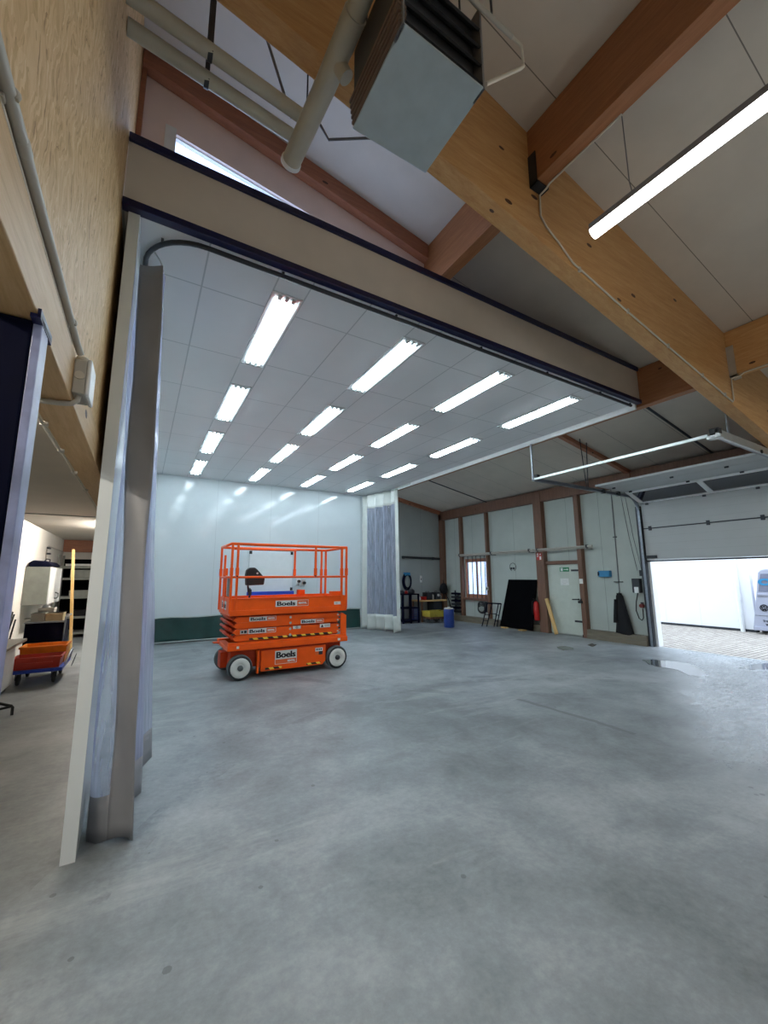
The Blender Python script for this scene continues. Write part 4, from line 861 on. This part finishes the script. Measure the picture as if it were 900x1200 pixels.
for x in (8.95, 9.35):
    for y in (11.83, 12.1): MB().lathe([(.06, y-.02), (.07, y-.012), (.07, y+.012), (.06, y+.02)], (x, 0, .075), 'y', 18).build('wheel', M['tyre'], t)
f = MB(); f.tube([(9.50, 12.0, .18), (9.75, 11.95, .12), (9.9, 11.95, .26)], .015, 6); f.build('handle', M['darksteel'], t)
t = thing('blue_drum', (8.74, 10.64, 0), 'blue plastic drum with pale lid standing alone on the floor', 'drum')
c = (8.74, 10.64, 0)
MB().lathe([(.15, .0), (.17, .02), (.17, .14), (.175, .16), (.17, .18), (.17, .40), (.175, .42), (.17, .44), (.17, .54), (.155, .58)], c, 'z', 32).build('body', M['drum'], t)
MB().lathe([(.15, .58), (.155, .60), (.14, .615), (.12, .61)], c, 'z', 32).build('lid', M['stickergrey'], t); f = MB(); f.box((8.69, 10.60, .61), (8.79, 10.66, .64)); f.box((8.60, 10.58, .60), (8.64, 10.66, .635)); f.build('lid_grip', M['sticker'], t, .01)
t = thing('work_bag', (10.2, 12.70, .75), 'black bag hung on the corner post with straps dangling', 'bag')
f = MB(); f.lathe([(.02, .95), (.13, 1.0), (.16, 1.12), (.13, 1.28), (.06, 1.36), (.02, 1.38)], (10.18, 12.66, 0), 'z', 18); f.build('bag_body', M['blackcloth'], t)
f = MB(); f.tube([(10.12, 12.62, 1.0), (10.08, 12.50, .7), (10.04, 12.46, .35)], .02, 6); f.tube([(10.20, 12.58, 1.0), (10.22, 12.40, .7), (10.23, 12.30, .38)], .02, 6); f.tube([(10.18, 12.66, 1.36), (10.22, 12.75, 1.5)], .012, 6); f.build('strap', M['blackcloth'], t)

# ------------------------------------------------------------------ puddles
def puddle(pts, lab, z=.004):
    c = Vector((sum(p[0] for p in pts)/len(pts), sum(p[1] for p in pts)/len(pts), 0)); out = []
    n = len(pts); rnd = random.Random(len(pts)+int(c.x*10))
    for i in range(n):
        a, b = Vector((*pts[i], 0)), Vector((*pts[(i+1) % n], 0))
        for k in range(5): 
            p = a.lerp(b, k/5); p += (p-c).normalized()*rnd.uniform(-.018, .018); out.append((p.x, p.y))
    m = len(out); f = MB()
    f.add([(x, y, z) for x, y in out]+[(x+(x-c.x)*.02, y+(y-c.y)*.02, .0003) for x, y in out], [tuple(range(m))]+[(i, m+i, m+(i+1) % m, (i+1) % m) for i in range(m)])
    return tag(f.build('puddle', M['water']), lab, 'puddle', 'puddles on the concrete')
puddle([(8.585,4.587),(8.796,4.503),(8.846,4.327),(8.949,4.123),(8.968,3.975),(8.73,3.74),(8.587,3.591),(8.227,3.375),(7.964,3.403),(7.954,3.545),(8.178,3.769),(8.234,3.929),(8.204,4.11),(8.263,4.285)], 'largest puddle mirroring the bright doorway')
puddle([(9.284,3.312),(9.658,3.326),(10.01,3.277),(10.331,3.165),(9.604,2.956),(9.356,3.11)], 'flat puddle at the door threshold in front of the silver van')
puddle([(8.472,6.444),(8.741,6.412),(8.702,6.163),(8.505,6.027),(8.219,6.081),(8.31,6.279)], 'dull puddle on the floor in front of the exit door', .003)
puddle([(9.286,6.208),(9.619,6.291),(9.489,6.079),(9.167,6.003)], 'small dull puddle in front of the sill timber', .003)

# ------------------------------------------------------------------ strand board wall: conduit, junction box, cable; blue post
t = thing('wall_conduit', (-.30, .6, 2.63), 'thick grey conduit running along the strand board wall', 'conduit')
MB().tube([(-.306, -3.0, 2.630), (-.306, 1.0, 2.630), (-.306, 2.02, 2.630), (-.294, 2.06, 2.60)], .0135, 14).build('pipe_run', M['conduit'], t)
MB().tube([(-.318, -3.0, 2.610), (-.318, 2.0, 2.610)], .004, 8).build('thin_cable', M['cable'], t)
f = MB()
for y in (-.4, .55, .98, 1.86): f.tube([(-.306+.016*math.cos(a), y, 2.630+.016*math.sin(a)) for a in [PI*k/6-.6 for k in range(9)]], .005, 6); f.box((-.324, y-.008, 2.608), (-.31, y+.008, 2.63))
f.lathe([(.012, 1.08), (.0155, 1.085), (.0155, 1.12), (.012, 1.125)], (-.306, 0, 2.630), 'y', 14); f.build('pipe_clip', M['conduit'], t)
t = thing('junction_box', (-.28, 2.15, 2.43), 'grey junction box on the pale beam below the conduit', 'junction box')
MB().box((-.315, 2.085, 2.435), (-.268, 2.235, 2.59)).build('box_body', M['conduit'], t, .006); MB().box((-.268, 2.08, 2.43), (-.252, 2.24, 2.595)).build('lid', M['white'], t, .006)
f = MB(); f.lathe([(.018, 2.078), (.018, 2.085)], (-.292, 0, 2.515), 'y', 16); f.lathe([(.02, 2.59), (.024, 2.595), (.024, 2.61)], (-.292, 2.12, 0), 'z', 12); f.build('knockout', M['cable'], t)
MB().tube([(-.292, 2.12, 2.44), (-.295, 2.125, 2.415), (-.315, 2.13, 2.398), (-.36, 2.14, 2.395), (-.52, 2.16, 2.395), (-.8, 2.16, 2.395)], .011, 10).build('cable_tail', M['conduit'], t)
t = thing('beam_cable', (-.47, 3.5, 2.39), 'thin grey cable clipped along the hidden lower edge of the pale beam', 'cable')
MB().tube([(-.472, 2.2, 2.402), (-.472, 11.0, 2.402)], .007, 6).build('cable', M['cable'], t)
f = MB()
for y in (2.5, 3.0, 3.6, 4.3): f.box((-.482, y-.012, 2.393), (-.45, y+.012, 2.412))
f.build('clip', M['conduit'], t)
t = thing('door_post', (-.65, 1.5, 0), 'navy steel post with a scuffed pale blue edge under the pale beam', 'post')
MB().box((-.95, 1.475, 0), (-.33, 1.565, 2.405)).build('post_body', M['navy'], t, .006); MB().box((-.33, 1.477, 0), (-.308, 1.563, 2.405)).build('edge_strip', M['lavender'], t, .003)
f = MB(); f.box((-.314, 1.435, 2.40), (-.306, 1.60, 2.425)); f.box((-.33, 1.435, 2.395), (-.306, 1.60, 2.407)); f.build('head_bracket', M['bluetrim'], t)

# ------------------------------------------------------------------ storage bay
t = thing('base_counter', (-1.78, 7.6, 0), 'low white counter with dark grey top along the bay wall', 'counter')
MB().box((-2.045, 5.2, .08), (-1.55, 8.40, .64)).build('carcass', M['white'], t, .004); MB().box((-2.045, 5.2, .64), (-1.515, 8.90, .68)).build('worktop', M['counter'], t, .004); MB().box((-2.045, 5.2, 0), (-1.60, 8.35, .08)).build('plinth', M['darksteel'], t)
t = thing('wall_cabinet', (-1.84, 11.7, 1.10), 'grey and white wall cabinet hung above the trolleys', 'cabinet')
MB().box((-2.05, 11.0, 1.10), (-1.645, 12.4, 1.88)).build('carcass', M['shelfgrey'], t, .004); d = MB().box((-1.645, 11.01, 1.105), (-1.625, 12.39, 1.875)).build('door', M['white'], t, .004)
MB().tube([(-1.625, 11.75, 1.20), (-1.59, 11.80, 1.20), (-1.59, 11.95, 1.23), (-1.59, 11.95, 1.30), (-1.625, 11.78, 1.33)], .012, 6).build('handle', M['darksteel'], d)
t = thing('tool_bag', (-1.8, 11.7, 1.88), 'dark tool bag lying on top of the wall cabinet', 'bag')
f = MB(); f.prism([(-2.02, 11.1, 1.882), (-1.66, 11.1, 1.882), (-1.64, 11.1, 1.93), (-1.72, 11.1, 2.0), (-1.95, 11.1, 2.02), (-2.02, 11.1, 1.97)], (0, 1.1, 0)); f.build('bag_body', M['navy'], t, .02); MB().tube([(-1.82, 11.4, 2.0), (-1.80, 11.5, 2.06), (-1.80, 11.9, 2.06), (-1.82, 12.0, 2.0)], .012, 6).build('handle', M['blackcloth'], t)
t = thing('bay_pipe', (-2.03, 14, 2.0), 'thin grey pipe with a valve on the bay wall above the cabinet', 'pipe')
MB().tube([(-2.03, 12.9, 1.7), (-2.03, 12.9, 2.40), (-2.03, 13.0, 2.43), (-2.03, 15.3, 2.41)], .014, 8).build('pipe_run', M['conduit'], t); f = MB(); f.box((-2.03, 12.83, 2.22), (-1.96, 12.97, 2.26)); f.box((-2.03, 12.8, 2.36), (-1.98, 13.05, 2.40)); f.build('valve', M['darksteel'], t)
# shelving at the end of the bay
t = thing('shelf_rack', (-1.15, 14.9, 0), 'grey shelf rack filling the end of the storage bay', 'shelf rack')
for x in (-2.0, -1.15, -.32):
    for y in (14.5, 15.3): MB().bar((x, y, 0), (x, y, 2.3), .05).build('upright', M['shelfgrey'], t)
for z in (.12, .55, 1.10, 1.62, 1.95): MB().box((-2.02, 14.48, z-.03), (-.30, 15.32, z+.03)).build('shelf', M['shelfgrey'], t)
MB().box((-2.0, 15.28, .1), (-.3, 15.3, 2.2)).build('back_panel', M['blackboard'], t)
def case(x0, x1, y, z, h, m, name, lab, cat):
    z += .003
    t = thing(name, ((x0+x1)/2, y+.15, z), lab, cat); MB().box((x0, y, z), (x1, y+.30, z+h)).build('body', M[m], t, .01); MB().box((x0-.005, y-.005, z+h*.82), (x1+.005, y+.305, z+h)).build('lid', M[m], t, .006)
case(-1.60, -1.25, 14.55, .58, .16, 'blackcloth', 'storage_box', 'dark storage box on the second lowest bay shelf', 'box')
case(-1.25, -.6, 14.55, .15, .33, 'shelfgrey', 'storage_box', 'grey storage box on the lowest bay shelf', 'box')
case(-1.70, -1.05, 14.55, 1.13, .16, 'shelfgrey', 'storage_box', 'grey green storage box on the middle bay shelf', 'box')
case(-1.72, -1.0, 14.55, 1.65, .22, 'shelfgrey', 'storage_box', 'flat grey storage box on the second highest bay shelf', 'box')
case(-1.85, -1.19, 14.55, 1.98, .06, 'white', 'flat_carton', 'flat white carton on top of the bay shelf rack', 'carton')
f = MB(); f.bar((-1.17, 11.25, .01), (-1.36, 11.6, 2.28), .05, .09, up=(0, 1, 0)); tag(f.build('yellow_batten', M['board'], bevel=.004), 'long yellowish batten leaning upright in the bay by the shelf rack', 'batten')
# flatbed trolley with crates
t = thing('flatbed_trolley', (-1.30, 9.0, 0), 'blue flatbed trolley carrying red and orange crates', 'trolley')
MB().box((-1.64, 8.48, .19), (-.97, 9.45, .24)).build('deck', M['blue'], t, .006)
for x in (-1.52, -1.08):
    for y in (8.62, 9.30):
        o = MB().lathe([(.06, x-.022), (.082, x-.015), (.082, x+.015), (.06, x+.022)], (0, y, .083), 'x', 20).build('wheel', M['tyreside'], t); f = MB(); f.box((x-.035, y-.03, .08), (x-.024, y+.03, .19)); f.box((x+.024, y-.03, .08), (x+.035, y+.03, .19)); f.build('caster_fork', M['darksteel'], o)
MB().tube([(-.98, 8.75, .22), (-.95, 8.85, .34), (-.93, 9.1, .44), (-.95, 9.4, .40), (-.98, 9.42, .24)], .014, 8).build('push_bar', M['track'], t)
def crate(x0, x1, y0, y1, z, h, m, lab):
    t = thing('plastic_crate', ((x0+x1)/2, (y0+y1)/2, z), lab, 'crate'); e = .02; f = MB()
    f.box((x0+e, y0+e, z), (x1-e, y1-e, z+.015))
    for k in range(2):
        f.hexa([(x0+e, (y0+e) if k == 0 else (y1-e), z), (x1-e, (y0+e) if k == 0 else (y1-e), z), (x1-e, (y0+e+.012) if k == 0 else (y1-e-.012), z), (x0+e, (y0+e+.012) if k == 0 else (y1-e-.012), z),
                (x0, y0 if k == 0 else y1, z+h), (x1, y0 if k == 0 else y1, z+h), (x1, y0+.012 if k == 0 else y1-.012, z+h), (x0, y0+.012 if k == 0 else y1-.012, z+h)])
        f.hexa([((x0+e) if k == 0 else (x1-e), y0+e, z), ((x0+e) if k == 0 else (x1-e), y1-e, z), ((x0+e+.012) if k == 0 else (x1-e-.012), y1-e, z), ((x0+e+.012) if k == 0 else (x1-e-.012), y0+e, z),
                (x0 if k == 0 else x1, y0, z+h), (x0 if k == 0 else x1, y1, z+h), (x0+.012 if k == 0 else x1-.012, y1, z+h), (x0+.012 if k == 0 else x1-.012, y0, z+h)])
    f.build('tub', M[m], t)
    f = MB(); r = .014
    f.box((x0-r, y0-r, z+h-.03), (x1+r, y0+.004, z+h)); f.box((x0-r, y1-.004, z+h-.03), (x1+r, y1+r, z+h)); f.box((x0-r, y0, z+h-.03), (x0+.004, y1, z+h)); f.box((x1-.004, y0, z+h-.03), (x1+r, y1, z+h)); f.build('rim', M[m], t, .003)
    f = MB(); f.box((x0+.10, y0-.006, z+h*.45), (x1-.10, y0+.012, z+h*.55)); f.build('rib', M[m], t)
    return t
crate(-1.60, -1.0, 8.50, 8.90, .242, .18, 'redcrate', 'low red plastic crate at the front of the blue trolley')
crate(-1.60, -.99, 8.93, 9.40, .242, .29, 'orangecrate', 'orange plastic crate behind the red crate on the blue trolley')
# dark basket trolley with cartons
t = thing('basket_trolley', (-1.42, 10.0, 0), 'black basket trolley with a pale rim standing behind the blue trolley', 'trolley')
f = MB(); x0, x1, y0, y1 = -1.72, -1.16, 9.75, 10.45
f.box((x0, y0, .38), (x1, y1, .41)); f.hexa([(x0+.03, y0+.03, .41), (x1-.03, y0+.03, .41), (x1-.03, y0+.05, .41), (x0+.03, y0+.05, .41), (x0, y0, .84), (x1, y0, .84), (x1, y0+.02, .84), (x0, y0+.02, .84)])
f.box((x0, y1-.02, .41), (x1, y1, .84)); f.box((x0, y0, .41), (x0+.02, y1, .84)); f.box((x1-.02, y0, .41), (x1, y1, .84)); f.build('basket', M['navy'], t, .004)
MB().tube([(x0, y0-.01, .85), (x1, y0-.01, .85), (x1+.02, y0, .93), (x1+.02, y1, .93), (x0, y1, .86)], .016, 8, closed=True).build('rim', M['track'], t)
f = MB()
for x in (x0+.04, x1-.04):
    for y in (y0+.05, y1-.05): f.bar((x, y, .1), (x, y, .38), .03)
f.tube([(x1+.02, y0+.02, .93), (x1+.0, y0+.02, .5), (x1, y0+.02, .38)], .014, 6); f.build('leg_frame', M['track'], t)
for x in (x0+.04, x1-.04):
    for y in (y0+.05, y1-.05): MB().lathe([(.04, x-.015), (.05, x-.01), (.05, x+.01), (.04, x+.015)], (0, y, .05), 'x', 14).build('wheel', M['tyreside'], t)
case(-1.66, -1.46, 9.79, .84, .17, 'shelfgrey', 'carton', 'dull carton at the wall side of the basket trolley', 'carton')
case(-1.45, -1.19, 9.79, .84, .16, 'card', 'carton', 'pale brown carton on the basket trolley', 'carton')
case(-1.62, -1.38, 10.11, .84, .24, 'stickergrey', 'carton', 'grey carton stacked behind the brown one on the basket trolley', 'carton')
t = thing('white_bottle', (-1.9, 11.9, .9), 'white jug standing under the wall cabinet on a bracket', 'jug')
f = MB(); f.lathe([(.09, .80), (.10, .82), (.10, 1.0), (.05, 1.06), (.04, 1.09)], (-1.72, 11.6, 0), 'z', 16); f.build('body', M['white'], t); MB().lathe([(.045, 1.085), (.045, 1.098)], (-1.72, 11.6, 0), 'z', 12).build('cap', M['bluebox'], t); MB().box((-2.05, 11.5, .78), (-1.6, 11.7, .80)).build('bracket', M['shelfgrey'], t)
t = thing('rod_bin', (-1.88, 9.4, 0), 'dark bin of black rods standing behind the counter end', 'bin')
f = MB(); f.lathe([(.08, 0), (.10, .3), (.10, .62)], (-1.88, 9.4, 0), 'z', 14); f.build('bin', M['darksteel'], t)
f = MB()
for k in range(6): f.tube([(-1.88+.03*math.cos(k), 9.4+.03*math.sin(k), .5), (-1.88+.09*math.cos(k*1.9), 9.4+.10*math.sin(k*1.9), .95+.03*k)], .012, 6)
f.build('rod', M['black'], t)
t = thing('wire_ring', (-.98, 10.3, 0), 'thin wire ring standing on the floor beside the basket trolley', 'wire ring')
MB().tube([(-.97+.03*math.sin(a), 9.95+.10*math.cos(a)*.6, .115+.11*math.sin(a)) for a in [2*PI*k/20 for k in range(20)]], .005, 5, closed=True).build('wire', M['darksteel'], t)
t = thing('stand_foot', (-1.5, 6.9, 0), 'black steel foot of a stand reaching into view on the bay floor', 'stand')
MB().tube([(-1.225, 6.86, 0), (-1.225, 6.86, .09), (-1.24, 6.87, .105), (-1.48, 7.05, .15)], .016, 10).build('leg', M['black'], t); MB().tube([(-1.24, 6.87, .10), (-1.48, 6.75, .09), (-1.49, 6.74, 0)], .014, 10).build('cross_leg', M['black'], t)

# ------------------------------------------------------------------ under the roof: air heater, flue pipes, cables
t = thing('air_heater', (1.11, 1.51, 4.2), 'boxy grey air heater hung under the roof beside the big rafter', 'heater')
hx0, hx1, hy0, hy1, hz0, hz1 = .86, 1.38, 1.255, 1.785, 4.20, 4.74
MB().box((hx0, hy0, hz0), (hx1, hy1, hz0+.012)).build('bottom_panel', M['heater'], t, .004)
MB().box((hx0+.02, hy0+.06, hz0+.012), (hx1-.015, hy1-.01, hz1)).build('casing', M['lampgrey'], t, .006)
for k in range(4):
    f = MB(); z = hz0+.03+.12*k; f.hexa([(hx0+.01, hy0, z), (hx1-.01, hy0, z), (hx1-.01, hy0+.012, z), (hx0+.01, hy0+.012, z), (hx0+.01, hy0+.06, z+.09), (hx1-.01, hy0+.06, z+.09), (hx1-.01, hy0+.07, z+.09), (hx0+.01, hy0+.07, z+.09)]); f.build('louvre', M['heaterdark'], t)
f = MB(); f.box((hx1-.012, hy0, hz0), (hx1, hy0+.08, hz1)); f.box((hx0, hy0, hz0), (hx0+.012, hy0+.08, hz1)); f.build('louvre_frame', M['lampgrey'], t)
for k in range(5): MB().box((hx0-.010-.004*k, hy0+.01, hz0+.018+.034*k), (hx0+.03, hy1-.005, hz0+.036+.034*k)).build('side_strip', M['heaterbrown'], t, .003)
MB().box((hx0+.002, hy0+.06, hz0+.012), (hx0+.02, hy1-.01, hz1)).build('side_panel', M['heaterdark'], t, .004)
f = MB()
for x, y in ((hx0+.06, hy1-.06), (hx1-.06, hy1-.06), (hx0+.06, hy0+.1), (hx1-.06, hy0+.1)): f.tube([(x, y, hz1), (x, y, roofz(x))], .006, 6)
f.build('hanging_rod', M['darksteel'], t)
t = thing('flue_pipe', (.76, 1.5, 4.7), 'thick pale flue pipe running beside the air heater with an open end', 'pipe')
f = MB(); f.tube([(.735, 2.56, 4.70), (.77, 2.0, 4.70), (.785, 1.60, 4.70)], .066, 20); f.build('pipe_run', M['pipe'], t)
f = MB(); f.tube([(.785, 1.66, 4.70), (.792, -.5, 4.70)], .056, 20); f.build('pipe_run', M['pipe'], t)
f = MB(); f.tube([(.77, 1.84, 4.70), (.84, 1.83, 4.60)], .045, 16); f.build('stub', M['pipe'], t)
f = MB(); f.lathe([(.068, 2.555), (.074, 2.56), (.074, 2.585), (.060, 2.59)], (.734, 0, 4.70), 'y', 24); f.build('end_ring', M['white'], t)
f = MB()
for y, x in ((2.3, .755), (.9, .82)): f.tube([(x, y, 4.76), (x, y, roofz(x))], .006, 6)
f.build('hanging_rod', M['darksteel'], t)
for (y, z, lab) in ((2.43, 5.0, 'pale drain pipe under the roof, the upper of the pair crossing to the flue pipe'), (2.60, 5.0, 'pale drain pipe under the roof, the lower of the pair crossing to the flue pipe')):
    t = thing('drain_pipe', (.2, y, z), lab, 'pipe', 'pair of pale pipes under the roof')
    MB().tube([(-.322, y-.08, z), (.80, y+.03, z)], .047, 18).build('pipe_run', M['pipe'], t)
    f = MB(); f.lathe([(.05, .12), (.05, .15)], (0, y-.03, z), 'x', 18); f.build('pipe_clamp', M['darksteel'], t)
    MB().bar((.135, y-.04, z+.04), (.135, y-.04, roofz(.135)-.012), .03, .006).build('strap', M['darksteel'], t)
t = thing('roof_brace', (.5, 2.3, 5.2), 'thin grey tie bar slanting above the pale pipes', 'bar')
MB().bar((.10, 2.30, roofz(.1)), (.72, 2.55, 5.06), .02, .006).build('bar', M['lampgrey'], t)
t = thing('pipe_hook', (1.1, 2.4, 5.0), 'bent grey bracket arm behind the air heater', 'bracket')
MB().tube([(.93, 2.50, 5.08), (1.00, 2.50, 4.99), (1.30, 2.30, 4.98), (1.30, 2.21, 4.98)], .010, 6).build('arm', M['lampgrey'], t)
t = thing('heater_conduit', (1.5, 1.25, 4.4), 'thin white conduit bent out from the air heater to the roof', 'conduit')
MB().tube([(1.40, 1.265, 4.26), (1.67, 1.24, 4.54), (1.69, 1.24, 4.57)], .011, 8).build('pipe_run', M['cable'], t)
MB().tube([(1.69, 1.24, 4.57), (1.66, 1.22, 4.66), (1.57, 1.22, 4.66)], .008, 8).build('elbow', M['cable'], t)
MB().tube([(1.58, 1.22, 4.66), (1.20, 1.22, 4.66), (.95, 1.22, 4.66)], .013, 8).build('pipe_run', M['conduit'], t)
f = MB(); f.tube([(1.42, 1.22, 4.67), (1.45, 1.24, 4.75), (1.43, 1.26, 5.9)], .007, 6); f.build('hook', M['darksteel'], t)
def rz(x): return zb(x)
zbot = lambda x: 3.905+.19*(6.6-x)
t = thing('rafter_cable', (4.5, 2.04, 4.5), 'white cable clipped along the lower edge of the big rafter', 'cable')
MB().tube([(2.90, 1.30, 5.125), (2.89, 1.94, 5.119), (2.88, 1.965, 5.085), (2.88, 2.038, 5.08), (2.87, 2.038, 4.86), (2.95, 2.038, 4.78), (3.10, 2.038, 4.70)]+[(x, 2.038, zbot(x)+.038*(1 if x < 4 else .5)) for x in (3.3, 4.0, 5.0, 5.8, 6.62)]+[(6.66, 2.038, 3.96), (6.67, 2.036, 4.26), (6.69, 2.02, 4.266), (6.70, 1.96, 4.268), (6.70, 1.90, 4.298), (6.70, -1.0, 4.298)], .009, 8).build('cable', M['cable'], t)
f = MB()
for x in (3.4, 4.2, 5.0, 5.8, 6.4): f.box((x-.012, 2.028, zbot(x)+.004), (x+.012, 2.049, zbot(x)+.05))
f.build('clip', M['conduit'], t)
for (x, z0, z1, lab) in ((2.84, 5.10, 5.42, 'dark steel joist hanger under the dark brown purlin'), (6.75, 4.28, 4.72, 'grey steel joist hanger where the tan purlin meets the big rafter')):
    t = thing('joist_hanger', (x, 2.04, z0), lab, 'hanger'); f = MB(); f.box((x-.08, 1.97, z0), (x-.071, 2.05, z1)); f.box((x+.071, 1.97, z0), (x+.08, 2.05, z1)); f.box((x-.08, 1.97, z0), (x+.08, 2.05, z0+.022)); f.build('plate', M['darksteel'] if x < 4 else M['alu'], t)
tag(MB().box((-.30, 3.05, 5.75), (-.275, 3.09, 6.6)).build('wood_strip', M['post']), 'short brown wood strip at the top of the strand board wall', 'strip') if False else None

# ------------------------------------------------------------------ outside
struct('wall_outside', box((15.4, 4.95, .06), (15.6, 18, 5.2)), M['outwall'], 'bright white cladding of the building across the yard', 'wall')
struct('baseboard_outside', box((15.385, 4.95, -.01), (15.6, 18, .06)), M['darksteel'], 'dark plinth line under the white cladding outside', 'plinth')
t = thing('downpipe', (15.32, 5.25, 0), 'white downpipe on the cladding across the yard', 'downpipe')
MB().tube([(15.33, 5.25, -.01), (15.33, 5.25, 5.0)], .055, 14).build('pipe_run', M['white'], t); f = MB(); f.lathe([(.066, .9), (.066, 1.06)], (15.33, 5.25, 0), 'z', 14); f.build('pipe_socket', M['white'], t)
# silver van: rear face towards us
t = thing('van', (16.8, 4.0, 0), 'silver van seen rear on in the yard with blue lettering on its tailgate', 'van')
def sec(x, wb, wt, z0, z1):
    c = 4.02; L = lambda k: wb+(wt-wb)*k
    pts = [(-wb+.02, z0), (-L(.03), z0+.05), (-L(.5), (z0+z1)/2), (-L(.93), z1-.10), (-wt+.05, z1-.02), (-wt+.16, z1)]
    return [(x, c-a, b) for a, b in pts]+[(x, c+a, b) for a, b in pts[::-1]]
rows = [sec(15.03, .89, .575, .09, 1.78), sec(15.06, .90, .60, .09, 1.80), sec(15.6, .92, .66, .2, 1.86), sec(17.4, .92, .70, .24, 1.86), sec(18.3, .90, .66, .26, 1.70), sec(18.9, .86, .60, .28, 1.12), sec(19.35, .80, .55, .35, 1.0)]
f = MB(); n = len(rows[0]); vs = [v for r_ in rows for v in r_]
f.add(vs, [(i*n+j, i*n+(j+1) % n, (i+1)*n+(j+1) % n, (i+1)*n+j) for i in range(len(rows)-1) for j in range(n)]+[tuple(range(n))[::-1], tuple(range((len(rows)-1)*n, len(rows)*n))]); f.build('body', M['silver'], t)
f = MB(); f.add([(15.024, 4.02-.66, 1.16), (15.024, 4.02+.66, 1.16), (15.024, 4.02+.56, 1.66), (15.024, 4.02-.56, 1.66)], [(0, 1, 2, 3)]); f.build('rear_window', M['carglass'], t)
f = MB(); f.box((14.99, 3.18, .10), (15.05, 4.86, .20)); f.box((15.005, 3.33, 1.06), (15.04, 4.71, 1.11)); f.build('bumper', M['silver'], t, .01)
f = MB(); f.box((15.02, 3.25, 1.02), (15.032, 4.72, 1.03)); f.box((15.02, 3.22, .50), (15.032, 4.82, .512)); f.build('panel_gap', M['lampgrey'], t)
f = MB(); f.text('OWI', .24, (15.014, 4.285, 1.43), (0, -1, 0), (0, 0, 1), 0, .014, width=.75); f.build('window_lettering', M['bluebox'], t)
f = MB(); cy, cz, r_ = 4.60, .72, .085; x = 15.014
f.tube([(x, cy+r_*math.cos(a), cz+r_*math.sin(a)) for a in [2*PI*k/28 for k in range(28)]], .011, 6, closed=True)
W = [(-.062, .055), (-.024, -.075), (0, -.012), (.024, -.075), (.062, .055)]
for a, b in zip(W, W[1:]): f.bar((x, cy-a[0], cz+a[1]), (x, cy-b[0], cz+b[1]), .014)
for a, b in (((-.028, .08), (0, .012)), ((0, .012), (.028, .08))): f.bar((x, cy-a[0], cz+a[1]), (x, cy-b[0], cz+b[1]), .014)
f.build('badge', M['ink'], t)
f = MB(); f.text('Tel. 034', .075, (15.018, 4.54, .36), (0, -1, 0), (0, 0, 1), 0, .004); f.text('www.ow', .085, (15.018, 4.46, .265), (0, -1, 0), (0, 0, 1), 0, .005); f.build('small_lettering', M['ink'], t)
for x in (15.75, 18.35):
    for y, s in ((3.13, 1), (4.75, 1)):
        o = MB().lathe([(.20, y), (.31, y+.01), (.32, y+.04), (.32, y+.16), (.31, y+.18), (.2, y+.18)], (x, 0, .31), 'y', 28).build('wheel', M['tyreside'], t); MB().lathe([(.2, y-.002), (.05, y-.006)], (x, 0, .31), 'y', 20).build('rim', M['alu'], o)
struct('wall_yard', box((21.5, -9, -.01), (21.7, 20, 4.0)), M['outwall'], 'distant white wall closing the yard', 'wall')

# ------------------------------------------------------------------ light
wd = bpy.data.worlds.new('overcast sky'); S.world = wd; wd.use_nodes = True; wt = wd.node_tree; bg = wt.nodes['Background']
n = N(wt); tc = n('ShaderNodeTexCoord'); z = n.sep(tc.outputs['Generated'])[2]
wt.links.new(n.ramp(n.math('MULTIPLY_ADD', z, .5, .5), [(.45, (.74, .83, .97, 1)), (1.0, (.68, .82, 1.0, 1))]), bg.inputs['Color']); bg.inputs['Strength'].default_value = 4.2
def area(name, loc, sx, sy, power, col, rot=(0, 0, 0)):
    l = bpy.data.lights.new(name, 'AREA'); l.shape = 'RECTANGLE'; l.size = sx; l.size_y = sy; l.energy = power; l.color = col
    o = bpy.data.objects.new(name, l); COL.objects.link(o); o.location = loc; o.rotation_euler = rot; return o
# unseen area lights added to fill the front hall, standing for more strip lamps
for (x, y) in ((2.95, -2.2), (6.9, -.6), (6.9, -3.2), (1.0, -3.8)):
    area('hall_fill_light', (x, y, 4.3), .12, 1.5, 48, (.97, .99, 1.0))
# ------------------------------------------------------------------ camera
cd = bpy.data.cameras.new('camera'); cam = bpy.data.objects.new('camera', cd); COL.objects.link(cam)
fpx, pitch, yaw, roll = 476.55, .1564, .5349, -.0053
cd.sensor_fit = 'VERTICAL'; cd.sensor_height = 36; cd.lens = fpx/1200*36; cd.clip_start = .02; cd.clip_end = 200
F0 = Vector((math.sin(yaw), math.cos(yaw), 0)); R0 = Vector((math.cos(yaw), -math.sin(yaw), 0)); Zv = Vector((0, 0, 1))
Fv = F0*math.cos(pitch)+Zv*math.sin(pitch); U0 = -F0*math.sin(pitch)+Zv*math.cos(pitch)
Rv = R0*math.cos(roll)+U0*math.sin(roll); Uv = U0*math.cos(roll)-R0*math.sin(roll)
cam.matrix_world = Matrix(((Rv.x, Uv.x, -Fv.x, 0), (Rv.y, Uv.y, -Fv.y, 0), (Rv.z, Uv.z, -Fv.z, 1.65), (0, 0, 0, 1)))
S.camera = cam
for o in bpy.data.objects:
    if 'org' in o: del o['org']
vs_ = S.view_settings; S.display_settings.display_device = 'sRGB'
vs_.view_transform = 'Standard'; vs_.look = 'None'; vs_.exposure = 0.0; vs_.gamma = 1.0; vs_.use_curve_mapping = False
S.cycles.use_denoising = True; S.cycles.max_bounces = 8; S.cycles.diffuse_bounces = 4; S.cycles.transparent_max_bounces = 16; S.cycles.sample_clamp_indirect = 6.0
